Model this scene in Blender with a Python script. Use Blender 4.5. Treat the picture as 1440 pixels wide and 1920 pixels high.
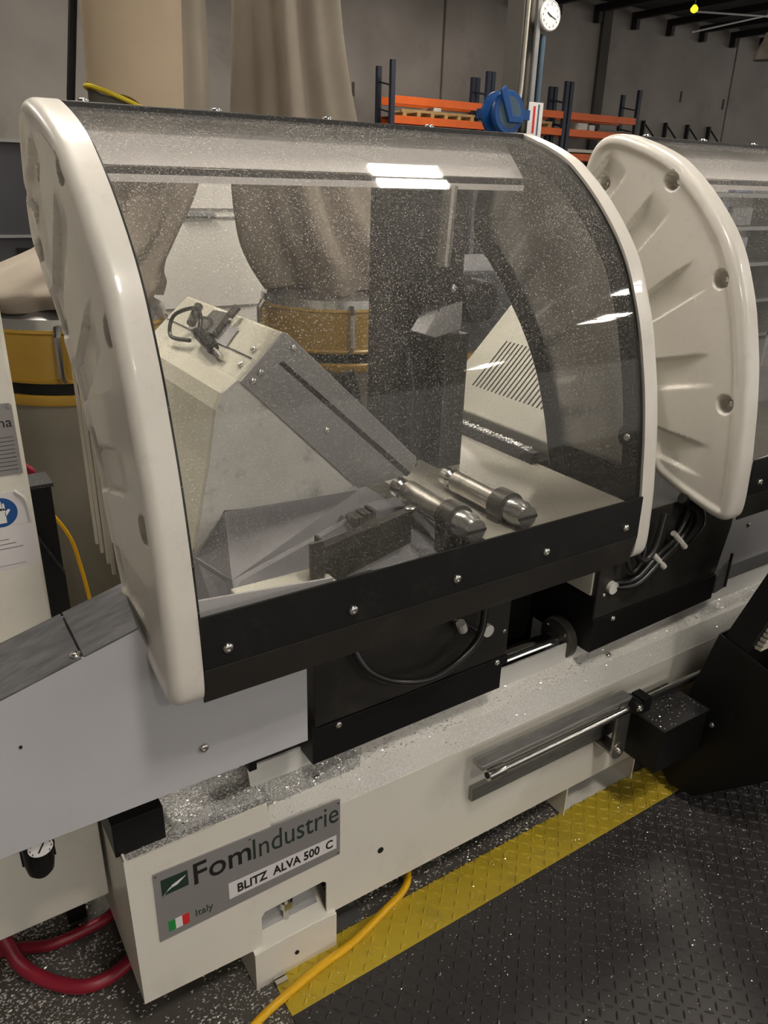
import bpy, bmesh, math, random
from mathutils import Matrix, Vector
from math import sin, cos, pi, radians, sqrt
random.seed(7)
SC = bpy.context.scene
COL = SC.collection
for o in list(bpy.data.objects): bpy.data.objects.remove(o)

# ------------------------------------------------------------------ camera
CAMZ = 1.55
cam = bpy.data.cameras.new('camera'); camo = bpy.data.objects.new('camera', cam); COL.objects.link(camo)
cam.sensor_fit = 'VERTICAL'; cam.sensor_height = 36.0; cam.lens = 27.0; cam.clip_start = .05; cam.clip_end = 120
Rr = Vector((0.83988856, -0.54210273, 0.02668003)); Dn = Vector((-0.1942578, -0.34613957, -0.91785146)); Fw = Vector((0.5068048, 0.76571015, -0.39602635))
camo.matrix_world = Matrix(((Rr.x, -Dn.x, -Fw.x, 0), (Rr.y, -Dn.y, -Fw.y, 0), (Rr.z, -Dn.z, -Fw.z, CAMZ), (0, 0, 0, 1)))
SC.camera = camo

# ------------------------------------------------------------------ world, exposure
W = bpy.data.worlds.new('world'); SC.world = W; W.use_nodes = True
W.node_tree.nodes['Background'].inputs[0].default_value = (1.0, .945, .875, 1)
W.node_tree.nodes['Background'].inputs[1].default_value = .80
SC.view_settings.view_transform = 'Standard'; SC.view_settings.look = 'None'
SC.view_settings.gamma = 1.0; SC.view_settings.use_curve_mapping = False
SC.view_settings.exposure = 0.50
LAMP_POWER = 66.0
try:
    cy = SC.cycles; cy.max_bounces = 8; cy.diffuse_bounces = 3; cy.glossy_bounces = 3; cy.transparent_max_bounces = 14; cy.caustics_reflective = False; cy.caustics_refractive = False
except Exception:
    pass
LAMP_COLOR = (1.0, .925, .82, 1)
LAMPS = [(3.0, 2.0), (7.3, -2.75), (8.1, -4.3), (9.7, -9.2), (.7, -1.2), (.0, -4.6), (-2.0, 8.0), (.1, 3.6), (.8, 3.2), (7.0, 6.2), (3.0, 10.0), (8.0, 10.0), (14.0, 6.0)]  # visor-reflection lamps first; the rest are unseen, added to brighten machine, enclosure and wall

# ------------------------------------------------------------------ materials
MATS = {}
def nodes_of(m):
    m.use_nodes = True
    return m.node_tree.nodes, m.node_tree.links
def mat(name, col, rough=.5, metal=0.0, var=.08, scale=6, bump=0.0, bscale=120, spec=.5, coat=0.0, dirt=None, dscale=14, damt=.5, stretch=None):
    m = bpy.data.materials.new(name); N, L = nodes_of(m); b = N['Principled BSDF']
    b.inputs['Roughness'].default_value = rough; b.inputs['Metallic'].default_value = metal
    b.inputs['Specular IOR Level'].default_value = spec; b.inputs['Coat Weight'].default_value = coat
    tc = N.new('ShaderNodeTexCoord'); src = tc.outputs['Object']
    if stretch:
        mp = N.new('ShaderNodeMapping'); mp.inputs['Scale'].default_value = stretch; L.new(src, mp.inputs['Vector']); src = mp.outputs['Vector']
    nz = N.new('ShaderNodeTexNoise'); nz.inputs['Scale'].default_value = scale; nz.inputs['Detail'].default_value = 5
    L.new(src, nz.inputs['Vector'])
    mr = N.new('ShaderNodeMapRange'); mr.inputs['From Min'].default_value = .25; mr.inputs['From Max'].default_value = .75
    mr.inputs['To Min'].default_value = 1 - var; mr.inputs['To Max'].default_value = 1 + var
    L.new(nz.outputs['Fac'], mr.inputs['Value'])
    mx = N.new('ShaderNodeMix'); mx.data_type = 'RGBA'; mx.blend_type = 'MULTIPLY'; mx.inputs['Factor'].default_value = 1
    mx.inputs['A'].default_value = (*col, 1); L.new(mr.outputs['Result'], mx.inputs['B'])
    out = mx.outputs['Result']
    if dirt:
        n2 = N.new('ShaderNodeTexNoise'); n2.inputs['Scale'].default_value = dscale; n2.inputs['Detail'].default_value = 8; n2.inputs['Roughness'].default_value = .7
        L.new(src, n2.inputs['Vector'])
        r2 = N.new('ShaderNodeMapRange'); r2.inputs['From Min'].default_value = .55; r2.inputs['From Max'].default_value = .72; r2.inputs['To Max'].default_value = damt
        L.new(n2.outputs['Fac'], r2.inputs['Value'])
        m2 = N.new('ShaderNodeMix'); m2.data_type = 'RGBA'; L.new(r2.outputs['Result'], m2.inputs['Factor']); L.new(out, m2.inputs['A']); m2.inputs['B'].default_value = (*dirt, 1)
        out = m2.outputs['Result']
    L.new(out, b.inputs['Base Color'])
    if bump:
        n3 = N.new('ShaderNodeTexNoise'); n3.inputs['Scale'].default_value = bscale; n3.inputs['Detail'].default_value = 3; L.new(src, n3.inputs['Vector'])
        bp = N.new('ShaderNodeBump'); bp.inputs['Strength'].default_value = bump; bp.inputs['Distance'].default_value = .004
        L.new(n3.outputs['Fac'], bp.inputs['Height']); L.new(bp.outputs['Normal'], b.inputs['Normal'])
    MATS[name] = m
    return m
def emit(name, col, s):
    m = bpy.data.materials.new(name); N, L = nodes_of(m); b = N['Principled BSDF']
    b.inputs['Base Color'].default_value = (*col[:3], 1); b.inputs['Emission Color'].default_value = (*col[:3], 1); b.inputs['Emission Strength'].default_value = s
    MATS[name] = m; return m
def speckle(name, col, spk, rough=.5, metal=0, scale=260, lo=.6, hi=.68, patch=5, plo=.4, phi=.62):
    """base colour with patches of fine metal swarf stuck to it"""
    m = mat(name, col, rough, metal); N, L = nodes_of(m); b = N['Principled BSDF']
    src = b.inputs['Base Color'].links[0].from_socket
    tc = N.new('ShaderNodeTexCoord')
    a = N.new('ShaderNodeTexNoise'); a.inputs['Scale'].default_value = scale; a.inputs['Detail'].default_value = 1; L.new(tc.outputs['Object'], a.inputs['Vector'])
    ra = N.new('ShaderNodeMapRange'); ra.inputs['From Min'].default_value = lo; ra.inputs['From Max'].default_value = hi; L.new(a.outputs['Fac'], ra.inputs['Value'])
    c = N.new('ShaderNodeTexNoise'); c.inputs['Scale'].default_value = patch; c.inputs['Detail'].default_value = 4; L.new(tc.outputs['Object'], c.inputs['Vector'])
    rc = N.new('ShaderNodeMapRange'); rc.inputs['From Min'].default_value = plo; rc.inputs['From Max'].default_value = phi; L.new(c.outputs['Fac'], rc.inputs['Value'])
    mu = N.new('ShaderNodeMath'); mu.operation = 'MULTIPLY'; L.new(ra.outputs['Result'], mu.inputs[0]); L.new(rc.outputs['Result'], mu.inputs[1])
    mx = N.new('ShaderNodeMix'); mx.data_type = 'RGBA'; L.new(mu.outputs[0], mx.inputs['Factor']); L.new(src, mx.inputs['A']); mx.inputs['B'].default_value = (*spk, 1)
    L.new(mx.outputs['Result'], b.inputs['Base Color'])
    return m
def visor_mat(name, haze=.024, spk=.65):
    """clear plastic sheet with settled dust specks"""
    m = bpy.data.materials.new(name); N, L = nodes_of(m); N.remove(N['Principled BSDF']); out = N['Material Output']
    def math_(op, a, b=None, clamp=False):
        n = N.new('ShaderNodeMath'); n.operation = op; n.use_clamp = clamp
        for k, v in ((0, a), (1, b)):
            if v is None: continue
            if isinstance(v, (int, float)): n.inputs[k].default_value = v
            else: L.new(v, n.inputs[k])
        return n.outputs[0]
    def rng(v, a, b, c=0.0, d=1.0):
        n = N.new('ShaderNodeMapRange'); L.new(v, n.inputs['Value'])
        for k, q in zip(('From Min', 'From Max', 'To Min', 'To Max'), (a, b, c, d)): n.inputs[k].default_value = q
        return n.outputs['Result']
    tr = N.new('ShaderNodeBsdfTransparent'); tr.inputs[0].default_value = (.965, .96, .95, 1)
    gl = N.new('ShaderNodeBsdfGlossy'); gl.inputs['Roughness'].default_value = .03
    lw = N.new('ShaderNodeLayerWeight'); lw.inputs['Blend'].default_value = .5
    f = math_('ADD', math_('MULTIPLY', math_('POWER', lw.outputs['Facing'], 4.0), .30), .014)
    m1 = N.new('ShaderNodeMixShader'); L.new(f, m1.inputs[0]); L.new(tr.outputs[0], m1.inputs[1]); L.new(gl.outputs[0], m1.inputs[2])
    df = N.new('ShaderNodeBsdfDiffuse'); df.inputs['Color'].default_value = (.86, .83, .78, 1)
    tc = N.new('ShaderNodeTexCoord'); P = tc.outputs['Object']
    def specks(scale, r, keep):
        v = N.new('ShaderNodeTexVoronoi'); v.inputs['Scale'].default_value = scale; L.new(P, v.inputs['Vector'])
        sx = N.new('ShaderNodeSeparateColor'); L.new(v.outputs['Color'], sx.inputs[0])
        on = math_('GREATER_THAN', sx.outputs[0], keep); sz = math_('MULTIPLY', sx.outputs[1], r)
        return math_('MULTIPLY', math_('LESS_THAN', v.outputs['Distance'], sz), on)
    c = N.new('ShaderNodeTexNoise'); c.inputs['Scale'].default_value = 4.0; c.inputs['Detail'].default_value = 5; L.new(P, c.inputs['Vector'])
    patch = rng(c.outputs['Fac'], .3, .7, .25, 1.0)
    sz = N.new('ShaderNodeSeparateXYZ'); L.new(P, sz.inputs[0])
    high = rng(sz.outputs['Z'], 1.02, 1.58, .35, 1.0)
    dust = math_('MULTIPLY', patch, high)
    sp = math_('ADD', math_('MULTIPLY', specks(330, .42, .62), .75), math_('MULTIPLY', specks(620, .5, .40), .55), True)
    hz = math_('MULTIPLY', rng(sz.outputs['Z'], 1.05, 1.62, .35, 1.6), haze)
    tot = math_('ADD', math_('MULTIPLY', math_('MULTIPLY', sp, dust), spk), hz, True)
    m2 = N.new('ShaderNodeMixShader'); L.new(tot, m2.inputs[0]); L.new(m1.outputs[0], m2.inputs[1]); L.new(df.outputs[0], m2.inputs[2])
    L.new(m2.outputs[0], out.inputs['Surface'])
    MATS[name] = m; return m

mat('white_shell', (.77, .735, .67), .32, var=.025, scale=3, coat=.25, dirt=(.50, .48, .44), dscale=26, damt=.25)
mat('inner_face_grey', (.36, .345, .32), .5, var=.12, scale=4)  # panel's inner face, a darker grey than the white shell
mat('cream', (.82, .79, .71), .38, var=.05, scale=3, coat=.1, dirt=(.62, .58, .51), dscale=7, damt=.35)
mat('cream_head', (.68, .665, .57), .42, var=.05, scale=3, dirt=(.5, .47, .40), dscale=8, damt=.3)
speckle('shaded_swarf_plate', (.27, .26, .245), (.80, .80, .79), .45, scale=260, lo=.52, hi=.60, patch=5, plo=.3, phi=.5)  # dark base paints the shade between chips, pale specks are swarf
speckle('cover_dusty', (.74, .715, .59), (.90, .90, .88), .35, scale=300, lo=.54, hi=.62, patch=6, plo=.45, phi=.6)
speckle('cream_dusty', (.66, .64, .585), (.80, .79, .77), .4, scale=300, lo=.50, hi=.60, patch=4, plo=.35, phi=.55)
mat('grey_paint', (.56, .56, .585), .38, var=.06, scale=4, coat=.15, dirt=(.50, .50, .525), dscale=5, damt=.4)
mat('grey_top', (.15, .15, .16), .4, metal=.3, var=.35, scale=12, stretch=(1, 6, 6), dirt=(.30, .30, .31), dscale=20, damt=.5)
mat('scratched', (.60, .595, .57), .42, metal=.2, var=.12, scale=9, bump=.1, bscale=40, dirt=(.20, .20, .19), dscale=22, damt=.8)
mat('slot_plate', (.36, .355, .36), .33, metal=.6, var=.12, scale=5, dirt=(.25, .25, .26), dscale=9, damt=.3)
mat('deck', (.215, .212, .225), .4, metal=.3, var=.2, scale=5, dirt=(.15, .15, .16), dscale=10, damt=.5)
mat('deck_tan', (.47, .45, .39), .35, metal=.25, var=.15, scale=4, dirt=(.3, .29, .26), dscale=9, damt=.4)
mat('fence', (.10, .095, .085), .4, metal=.5, var=.3, scale=9, dirt=(.25, .24, .21), dscale=25, damt=.4)
mat('black', (.009, .009, .009), .45, var=.2, scale=9, spec=.25)
mat('black_satin', (.011, .011, .0105), .5, var=.3, scale=6, spec=.25, dirt=(.06, .058, .053), dscale=17, damt=.25)
mat('brown_black', (.030, .028, .025), .42, var=.25, scale=5, spec=.35, dirt=(.09, .085, .07), dscale=12, damt=.35)
speckle('black_dusty', (.020, .019, .019), (.4, .39, .37), .5, scale=420, lo=.66, hi=.72, patch=4, plo=.35, phi=.6)
mat('rubber', (.012, .012, .012), .3, var=.1)
mat('steel', (.62, .61, .58), .22, metal=1, var=.08, scale=20)
mat('steel_dirty', (.42, .40, .36), .35, metal=.9, var=.2, scale=20, dirt=(.2, .18, .15), dscale=30, damt=.6)
mat('chrome', (.75, .75, .75), .1, metal=1, var=.03)
mat('screw', (.68, .67, .64), .25, metal=1, var=.1, scale=60)
mat('dark', (.006, .006, .006), .7, var=0)
mat('white_plastic', (.78, .77, .73), .4, var=.05)
mat('nylon_tie', (.6, .58, .54), .4, var=.15, scale=40)
mat('chip', (.92, .91, .89), .28, metal=.6, var=.2, scale=200)
mat('sign_grey', (.34, .325, .325), .38, metal=.25, var=.05, scale=5)
mat('sign_green', (.018, .045, .032), .4, var=.1)
mat('ink_black', (.012, .012, .012), .5, var=0)
mat('ink_green', (.022, .042, .03), .5, var=0)
mat('paper', (.80, .77, .78), .5, var=.03)
mat('flag_green', (.02, .28, .06), .4, var=0); mat('flag_red', (.72, .03, .03), .4, var=0); mat('flag_white', (.85, .84, .82), .4, var=0)
mat('safety_blue', (.012, .085, .30), .4, var=.05)
mat('rail_plate', (.34, .335, .32), .38, metal=.7, var=.2, scale=18, dirt=(.16, .15, .14), dscale=30, damt=.5, stretch=(1, 6, 6))
# floor: dark concrete sprinkled with swarf
speckle('concrete_floor', (.085, .077, .066), (.55, .54, .52), .6, scale=170, lo=.60, hi=.68, patch=3.2, plo=.45, phi=.62)
mat('mat_black', (.044, .040, .040), .5, var=.25, scale=3)
mat('mat_yellow', (.52, .385, .03), .40, var=.18, scale=5, dirt=(.26, .22, .06), dscale=14, damt=.5)
mat('cable_yellow', (.86, .48, .01), .35, var=.05)
mat('hose_red', (.27, .012, .03), .4, var=.12, scale=20)
mat('concrete_wall', (.31, .285, .26), .8, var=.22, scale=.9, dirt=(.19, .173, .158), dscale=1.3, damt=.55, bump=.2, bscale=6)
mat('concrete_joint', (.07, .064, .058), .85, var=.2, scale=2)
mat('ceiling_deck', (.05, .05, .052), .7, var=.2, scale=2)
mat('joist', (.014, .014, .015), .6, var=.2)
mat('canvas', (.30, .255, .205), .85, var=.12, scale=5, bump=.25, bscale=500)
mat('canvas_tan', (.44, .35, .245), .85, var=.08, scale=4, bump=.25, bscale=500)
mat('interior_dark', (.10, .09, .075), .9, var=.15, scale=5)
mat('hem_yellow', (.62, .48, .01), .6, var=.05)
mat('drum_yellow', (.45, .27, .035), .38, var=.12, scale=6, coat=.2)
mat('drum_grey', (.21, .19, .155), .5, var=.18, scale=3)
mat('galvanised', (.42, .42, .41), .25, metal=.8, var=.2, scale=12)
mat('cabinet_dark', (.042, .043, .052), .5, var=.08)
mat('cabinet_white', (.86, .83, .78), .45, var=.04)
mat('seam', (.22, .21, .2), .6, var=.1)
mat('rack_orange', (.78, .135, .015), .45, var=.12, scale=3)
mat('rack_blue', (.022, .028, .05), .5, var=.2)
mat('timber', (.48, .30, .12), .7, var=.2, scale=8)
mat('carton', (.66, .62, .56), .7, var=.1)
mat('reel_blue', (.010, .075, .27), .4, var=.12)
mat('column_paint', (.185, .17, .145), .5, var=.15, scale=2, dirt=(.12, .11, .09), dscale=4, damt=.4)
mat('conduit', (.33, .335, .34), .4, metal=.5, var=.1)
mat('pipe_blue', (.07, .12, .17), .5, var=.1)
mat('cord_cream', (.6, .56, .47), .5, var=.05)
mat('red_paint', (.42, .015, .02), .5, var=.1)
mat('rib_cream', (.62, .57, .48), .45, var=.05)
mat('corrugated', (.16, .14, .11), .5, var=.2, scale=10)
mat('shelf_blue', (.20, .25, .42), .5, var=.25, scale=4); mat('shelf_lilac', (.40, .39, .5), .5, var=.25, scale=5); mat('shelf_grey', (.3, .3, .31), .5, var=.3, scale=5)
visor_mat('visor')
emit('lamp_diffuser', LAMP_COLOR, LAMP_POWER)
emit('warning_lamp', (1.0, .8, .02), 1.2)

# ------------------------------------------------------------------ mesh helpers
class MB:
    def __init__(s): s.v = []; s.f = []
    def box(s, x0, x1, y0, y1, z0, z1):
        b = len(s.v); s.v += [(x, y, z) for z in (z0, z1) for y in (y0, y1) for x in (x0, x1)]
        s.f += [tuple(b + i for i in q) for q in ((0, 2, 3, 1), (4, 5, 7, 6), (0, 1, 5, 4), (2, 6, 7, 3), (0, 4, 6, 2), (1, 3, 7, 5))]; return s
    def prism(s, poly, axis, a0, a1):
        """polygon in the two other axes (in x,y,z order) pulled along axis"""
        n = len(poly); b = len(s.v)
        for a in (a0, a1):
            for p, q in poly:
                s.v.append((a, p, q) if axis == 'x' else (p, a, q) if axis == 'y' else (p, q, a))
        s.f.append(tuple(b + i for i in range(n))); s.f.append(tuple(b + n + i for i in reversed(range(n))))
        for i in range(n): j = (i + 1) % n; s.f.append((b + i, b + n + i, b + n + j, b + j))
        return s
    def tube(s, pts, r, n=10, cap=True):
        pts = [Vector(p) for p in pts]; b = len(s.v); m = len(pts)
        rr = r if isinstance(r, (list, tuple)) else [r] * m
        t0 = (pts[1] - pts[0]).normalized(); up = Vector((0, 0, 1)) if abs(t0.z) < .9 else Vector((1, 0, 0)); nn = t0.cross(up).normalized()
        for i, p in enumerate(pts):
            t = (pts[min(i + 1, m - 1)] - pts[max(i - 1, 0)]).normalized(); nn = (nn - t * nn.dot(t)).normalized(); bb = t.cross(nn)
            for k in range(n):
                a = 2 * pi * k / n; s.v.append(tuple(p + (nn * cos(a) + bb * sin(a)) * rr[i]))
        for i in range(m - 1):
            for k in range(n): s.f.append((b + i * n + k, b + i * n + (k + 1) % n, b + (i + 1) * n + (k + 1) % n, b + (i + 1) * n + k))
        if cap: s.f.append(tuple(b + k for k in reversed(range(n)))); s.f.append(tuple(b + (m - 1) * n + k for k in range(n)))
        return s
    def lathe(s, prof, o=(0, 0, 0), axis='z', n=24):
        b = len(s.v); m = len(prof)
        for r, h in prof:
            for k in range(n):
                a = 2 * pi * k / n; c, d = r * cos(a), r * sin(a)
                p = (c, d, h) if axis == 'z' else (h, c, d) if axis == 'x' else (d, h, c)
                s.v.append((o[0] + p[0], o[1] + p[1], o[2] + p[2]))
        for i in range(m - 1):
            for k in range(n): s.f.append((b + i * n + k, b + i * n + (k + 1) % n, b + (i + 1) * n + (k + 1) % n, b + (i + 1) * n + k))
        s.f.append(tuple(b + k for k in reversed(range(n)))); s.f.append(tuple(b + (m - 1) * n + k for k in range(n)))
        return s
    def poly(s, pts):
        b = len(s.v); s.v += [tuple(p) for p in pts]; s.f.append(tuple(range(b, b + len(pts)))); return s
    def slab(s, pts, th, nrm):
        """thick plate: polygon in space pushed back along -nrm"""
        nrm = Vector(nrm).normalized(); n = len(pts); b = len(s.v)
        s.v += [tuple(p) for p in pts] + [tuple(Vector(p) - nrm * th) for p in pts]
        s.f.append(tuple(b + i for i in range(n))); s.f.append(tuple(b + n + i for i in reversed(range(n))))
        for i in range(n): j = (i + 1) % n; s.f.append((b + i, b + n + i, b + n + j, b + j))
        return s
    def mesh(s, name):
        me = bpy.data.meshes.new(name); me.from_pydata(s.v, [], s.f)
        bm = bmesh.new(); bm.from_mesh(me); bmesh.ops.recalc_face_normals(bm, faces=bm.faces); bm.to_mesh(me); bm.free()
        return me
    def obj(s, name, m, parent=None, smooth=None, bev=0.0):
        me = s.mesh(name); return link(name, me, m, parent, smooth, bev)
def link(name, me, m, parent=None, smooth=None, bev=0.0):
    if m and not me.materials: me.materials.append(MATS[m])
    if smooth is not None:
        me.polygons.foreach_set('use_smooth', [True] * len(me.polygons)); me.set_sharp_from_angle(angle=radians(smooth))
    o = bpy.data.objects.new(name, me); COL.objects.link(o)
    if bev:
        b = o.modifiers.new('bevel', 'BEVEL'); b.width = bev; b.segments = 2; b.limit_method = 'ANGLE'; b.angle_limit = radians(40)
    if parent: attach(o, parent)
    return o
def wloc(o):
    p = Vector(o.location)
    if o.parent: p = p + wloc(o.parent) + o.matrix_parent_inverse.translation
    return p
def attach(o, parent):
    o.parent = parent; o.matrix_parent_inverse = Matrix.Translation(-wloc(parent))
def tag(o, label, cat, group=None, kind=None):
    o['label'] = label; o['category'] = cat
    if group: o['group'] = group
    if kind: o['kind'] = kind
    return o
def thing(name, label, cat, loc=(0, 0, 0), group=None):
    e = bpy.data.objects.new(name, None); e.location = loc; e.empty_display_size = .1; COL.objects.link(e)
    return tag(e, label, cat, group)
def struct(o): o['kind'] = 'structure'; return o
def copy_tree(o, off=None, parent=None):
    c = o.copy(); COL.objects.link(c)
    if parent: c.parent = parent; c.matrix_parent_inverse = o.matrix_parent_inverse.copy()
    if off: c.location = Vector(o.location) + Vector(off)
    for ch in list(o.children): copy_tree(ch, None, c)
    return c
# shared button-head screw, head along -y
def screw_mesh(axis, sgn=1):
    b = MB(); P = [(.0085, 0), (.0085, .0012), (.0078, .0032), (.006, .0045), (.0034, .0050), (.0032, .0028), (.0005, .0028)]
    b.lathe([(r, sgn * h) for r, h in P], axis=axis, n=14)
    me = b.mesh('screw'); me.materials.append(MATS['screw']); me.polygons.foreach_set('use_smooth', [True] * len(me.polygons)); me.set_sharp_from_angle(angle=radians(50)); return me
SCREW = {'-y': screw_mesh('y', -1), 'z': screw_mesh('z', 1), '-x': screw_mesh('x', -1)}
def screw(parent, loc, d='-y', s=1.0, name='screw'):
    o = bpy.data.objects.new(name, SCREW[d]); o.location = loc; o.scale = (s, s, s); COL.objects.link(o); attach(o, parent); return o
def text(name, body, parent, loc, size, m, w=None, rot=(pi/2, 0, 0), bold=0.0, depth=.0004, align='LEFT'):
    cu = bpy.data.curves.new(name, 'FONT'); cu.body = body; cu.size = size; cu.extrude = depth; cu.offset = bold; cu.align_x = align; cu.resolution_u = 3
    t = bpy.data.objects.new(name, cu); COL.objects.link(t); bpy.context.view_layer.update()
    me = bpy.data.meshes.new_from_object(t.evaluated_get(bpy.context.evaluated_depsgraph_get())); bpy.data.objects.remove(t)
    me.materials.clear(); me.materials.append(MATS[m])
    o = bpy.data.objects.new(name, me); COL.objects.link(o)
    xs = [v.co.x for v in me.vertices]; sx = (w / (max(xs) - min(xs))) if w else 1.0
    o.location = loc; o.rotation_euler = rot; o.scale = (sx, 1, 1); attach(o, parent); return o
def smooth_path(pts, k=6):
    P = [Vector(p) for p in pts]; out = []
    for i in range(len(P) - 1):
        a, b, c, d = P[max(i - 1, 0)], P[i], P[i + 1], P[min(i + 2, len(P) - 1)]
        for j in range(k):
            t = j / k; out.append(.5 * ((2 * b) + (c - a) * t + (2 * a - 5 * b + 4 * c - d) * t * t + (3 * b - a - 3 * c + d) * t ** 3))
    out.append(P[-1]); return out
def sm(x): x = max(0, min(1, x)); return x * x * (3 - 2 * x)
def chips(name, spots, size, label=None, parent=None, m='chip'):
    b = MB()
    for x, y, z in spots:
        s = size * random.uniform(.45, 1.5); c = len(b.v)
        for k in range(3):
            a = random.uniform(0, .9) + 2.09 * k; b.v.append((x + s * cos(a), y + s * sin(a) * random.uniform(.3, 1), z + random.uniform(0, .35) * s))
        b.v.append((x + random.uniform(-.3, .3) * s, y, z + s * random.uniform(.25, .7)))
        b.f += [(c, c + 1, c + 3), (c + 1, c + 2, c + 3), (c + 2, c, c + 3), (c, c + 2, c + 1)]
    me = bpy.data.meshes.new(name); me.from_pydata(b.v, [], b.f)
    o = link(name, me, m, parent); o['kind'] = 'stuff'
    if label: o['label'] = label; o['category'] = 'metal chips'
    return o

# ================================================================== THE ROOM
fl = struct(MB().box(-9, 27, -13, 13.6, -.25, 0).obj('floor', 'concrete_floor'))
wl = struct(MB().box(-4.3, -4.0, -13, 13.3, 0, 5.05).obj('wall_left', 'concrete_wall'))
wb = struct(MB().box(-9, 27, 13.3, 13.6, 0, 6.2).obj('wall_back', 'concrete_joint'))
edges = [-9, -4.2, 1.1, 4.2, 9.75, 14.05, 18.4, 22.5, 27]
for a, b in zip(edges, edges[1:]):
    MB().box(a + .025, b - .025, 13.2, 13.3, 0, 5.05).obj('panel', 'concrete_wall', wb, bev=.015)
# old form-work tie marks and a painted yellow streak on the far wall
MB().box(13.75, 14.0, 13.12, 13.2, 0, 5.0).obj('downpipe', 'concrete_joint', wb)
for x, z in ((1.9, 3.3), (6.9, 3.75), (7.8, 2.9), (16.6, 3.4), (18.2, 3.35)): MB().box(x, x + .05, 13.185, 13.2, z, z + .22).obj('tie_mark', 'concrete_joint', wb)
MB().prism([(1.45, 2.1), (1.75, 2.1), (1.35, 4.6), (1.0, 4.6)], 'y', 13.17, 13.2).obj('yellow_stripe', 'hem_yellow', wb)
ce = struct(MB().box(-9, 27, -13, 13.6, 5.05, 5.25).obj('ceiling', 'ceiling_deck'))
for x in [9 + 1.13 * i for i in range(13)] + [-3, 0, 3, 6]:
    j = MB(); j.box(x - .05, x + .05, -12, 13.15, 4.80, 4.93); j.box(x - .05, x + .05, 13.0, 13.15, 4.62, 4.80)
    j.obj('joist', 'joist', ce)
for y in (3.0, 6.5, 10.0): MB().box(-9, 27, y - .06, y + .06, 4.86, 5.05).obj('purlin', 'joist', ce)

for i, (x, y) in enumerate(LAMPS):
    t = thing('unseen_ceiling_lamp', 'unseen linear ceiling lamp', 'lamp', (x, y, 4.62), 'linear lamps under the roof')
    t['label'] = 'unseen twin-strip white lamp hanging under the dark roof'
    MB().box(x - .30, x + .30, y - .32, y + .32, 4.64, 4.70).obj('housing', 'white_plastic', t)
    MB().box(x - .26, x + .26, y - .30, y - .06, 4.62, 4.64).obj('diffuser', 'lamp_diffuser', t); MB().box(x - .26, x + .26, y + .06, y + .30, 4.62, 4.64).obj('diffuser', 'lamp_diffuser', t)
    MB().box(x - .2, x - .18, y - .01, y + .01, 4.70, 5.05).obj('hanger', 'joist', t); MB().box(x + .18, x + .2, y - .01, y + .01, 4.70, 5.05).obj('hanger', 'joist', t)

# ================================================================== HOOD  (profile in y,z)
FRONT = [(1.329, 1.643), (1.267, 1.624), (1.207, 1.599), (1.167, 1.573), (1.126, 1.541), (1.086, 1.504), (1.045, 1.459), (1.014, 1.414), (.987, 1.359), (.965, 1.305), (.944, 1.236), (.929, 1.178), (.915, 1.104), (.907, 1.046), (.900, .990)]
CONT = FRONT + [(.896, .93), (.895, .885), (.900, .858), (.917, .845), (.95, .847), (1.01, .862), (1.07, .880), (1.115, .900), (1.14, .935), (1.165, 1.0), (1.19, 1.08), (1.235, 1.18), (1.30, 1.27), (1.395, 1.365), (1.455, 1.415), (1.480, 1.452), (1.478, 1.52), (1.462, 1.585), (1.440, 1.628), (1.405, 1.648), (1.365, 1.650)]
def resample(pts, n):
    P = smooth_path([(p[0], p[1], 0) for p in pts] + [(pts[0][0], pts[0][1], 0)], 8)
    L = [0]
    for a, b in zip(P, P[1:]): L.append(L[-1] + (b - a).length)
    out = []; k = 0
    for i in range(n):
        t = L[-1] * i / n
        while L[k + 1] < t: k += 1
        f = (t - L[k]) / max(1e-9, L[k + 1] - L[k]); q = P[k].lerp(P[k + 1], f); out.append((q.x, q.y))
    return out
CEN = (1.085, 1.315)
RIBS = [((1.422, 1.574), (1.383, 1.616), (1.36, 1.525), (1.318, 1.575)), ((1.299, 1.464), (1.231, 1.549), (1.256, 1.406), (1.188, 1.484)), ((1.214, 1.319), (1.098, 1.404), (1.187, 1.249), (1.047, 1.345)), ((1.164, 1.168), (1.007, 1.213), (1.147, 1.097), (.99, 1.141)), ((1.129, 1.011), (.976, 1.005), (1.117, .938), (.969, .924))]
HOLES = [(1.200, 1.552), (1.034, 1.362), (.966, 1.105), (1.405, 1.545), (1.425, 1.43), (1.312, 1.325), (1.205, 1.165)]
def sd(p, a, b):
    ux, uz = b[0] - a[0], b[1] - a[1]; l = sqrt(ux * ux + uz * uz); wx, wz = p[0] - a[0], p[1] - a[1]
    return (ux * wz - uz * wx) / l, (ux * wx + uz * wz) / (l * l)
def relief(y, z, holes=True):
    """how far the moulded face sinks in at a place"""
    dp = 0.0
    for a, b, c, e in RIBS:
        s1, u1 = sd((y, z), a, b); s2, u2 = sd((y, z), c, e)
        # lines run rear -> front (y falling): left side of travel is below
        inside = sm(s1 / .007) * sm(-s2 / .007)
        u = .5 * (u1 + u2); along = 1 - max(0, min(1, u))
        if u > -1.3: dp = max(dp, inside * .011 * sm(along * 1.25) )
    for hy, hz in (HOLES if holes else ()):
        r = sqrt((y - hy) ** 2 + (z - hz) ** 2)
        dp = max(dp, .026 * (1 - sm((r - .0135) / .0085)))
    return dp
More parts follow.
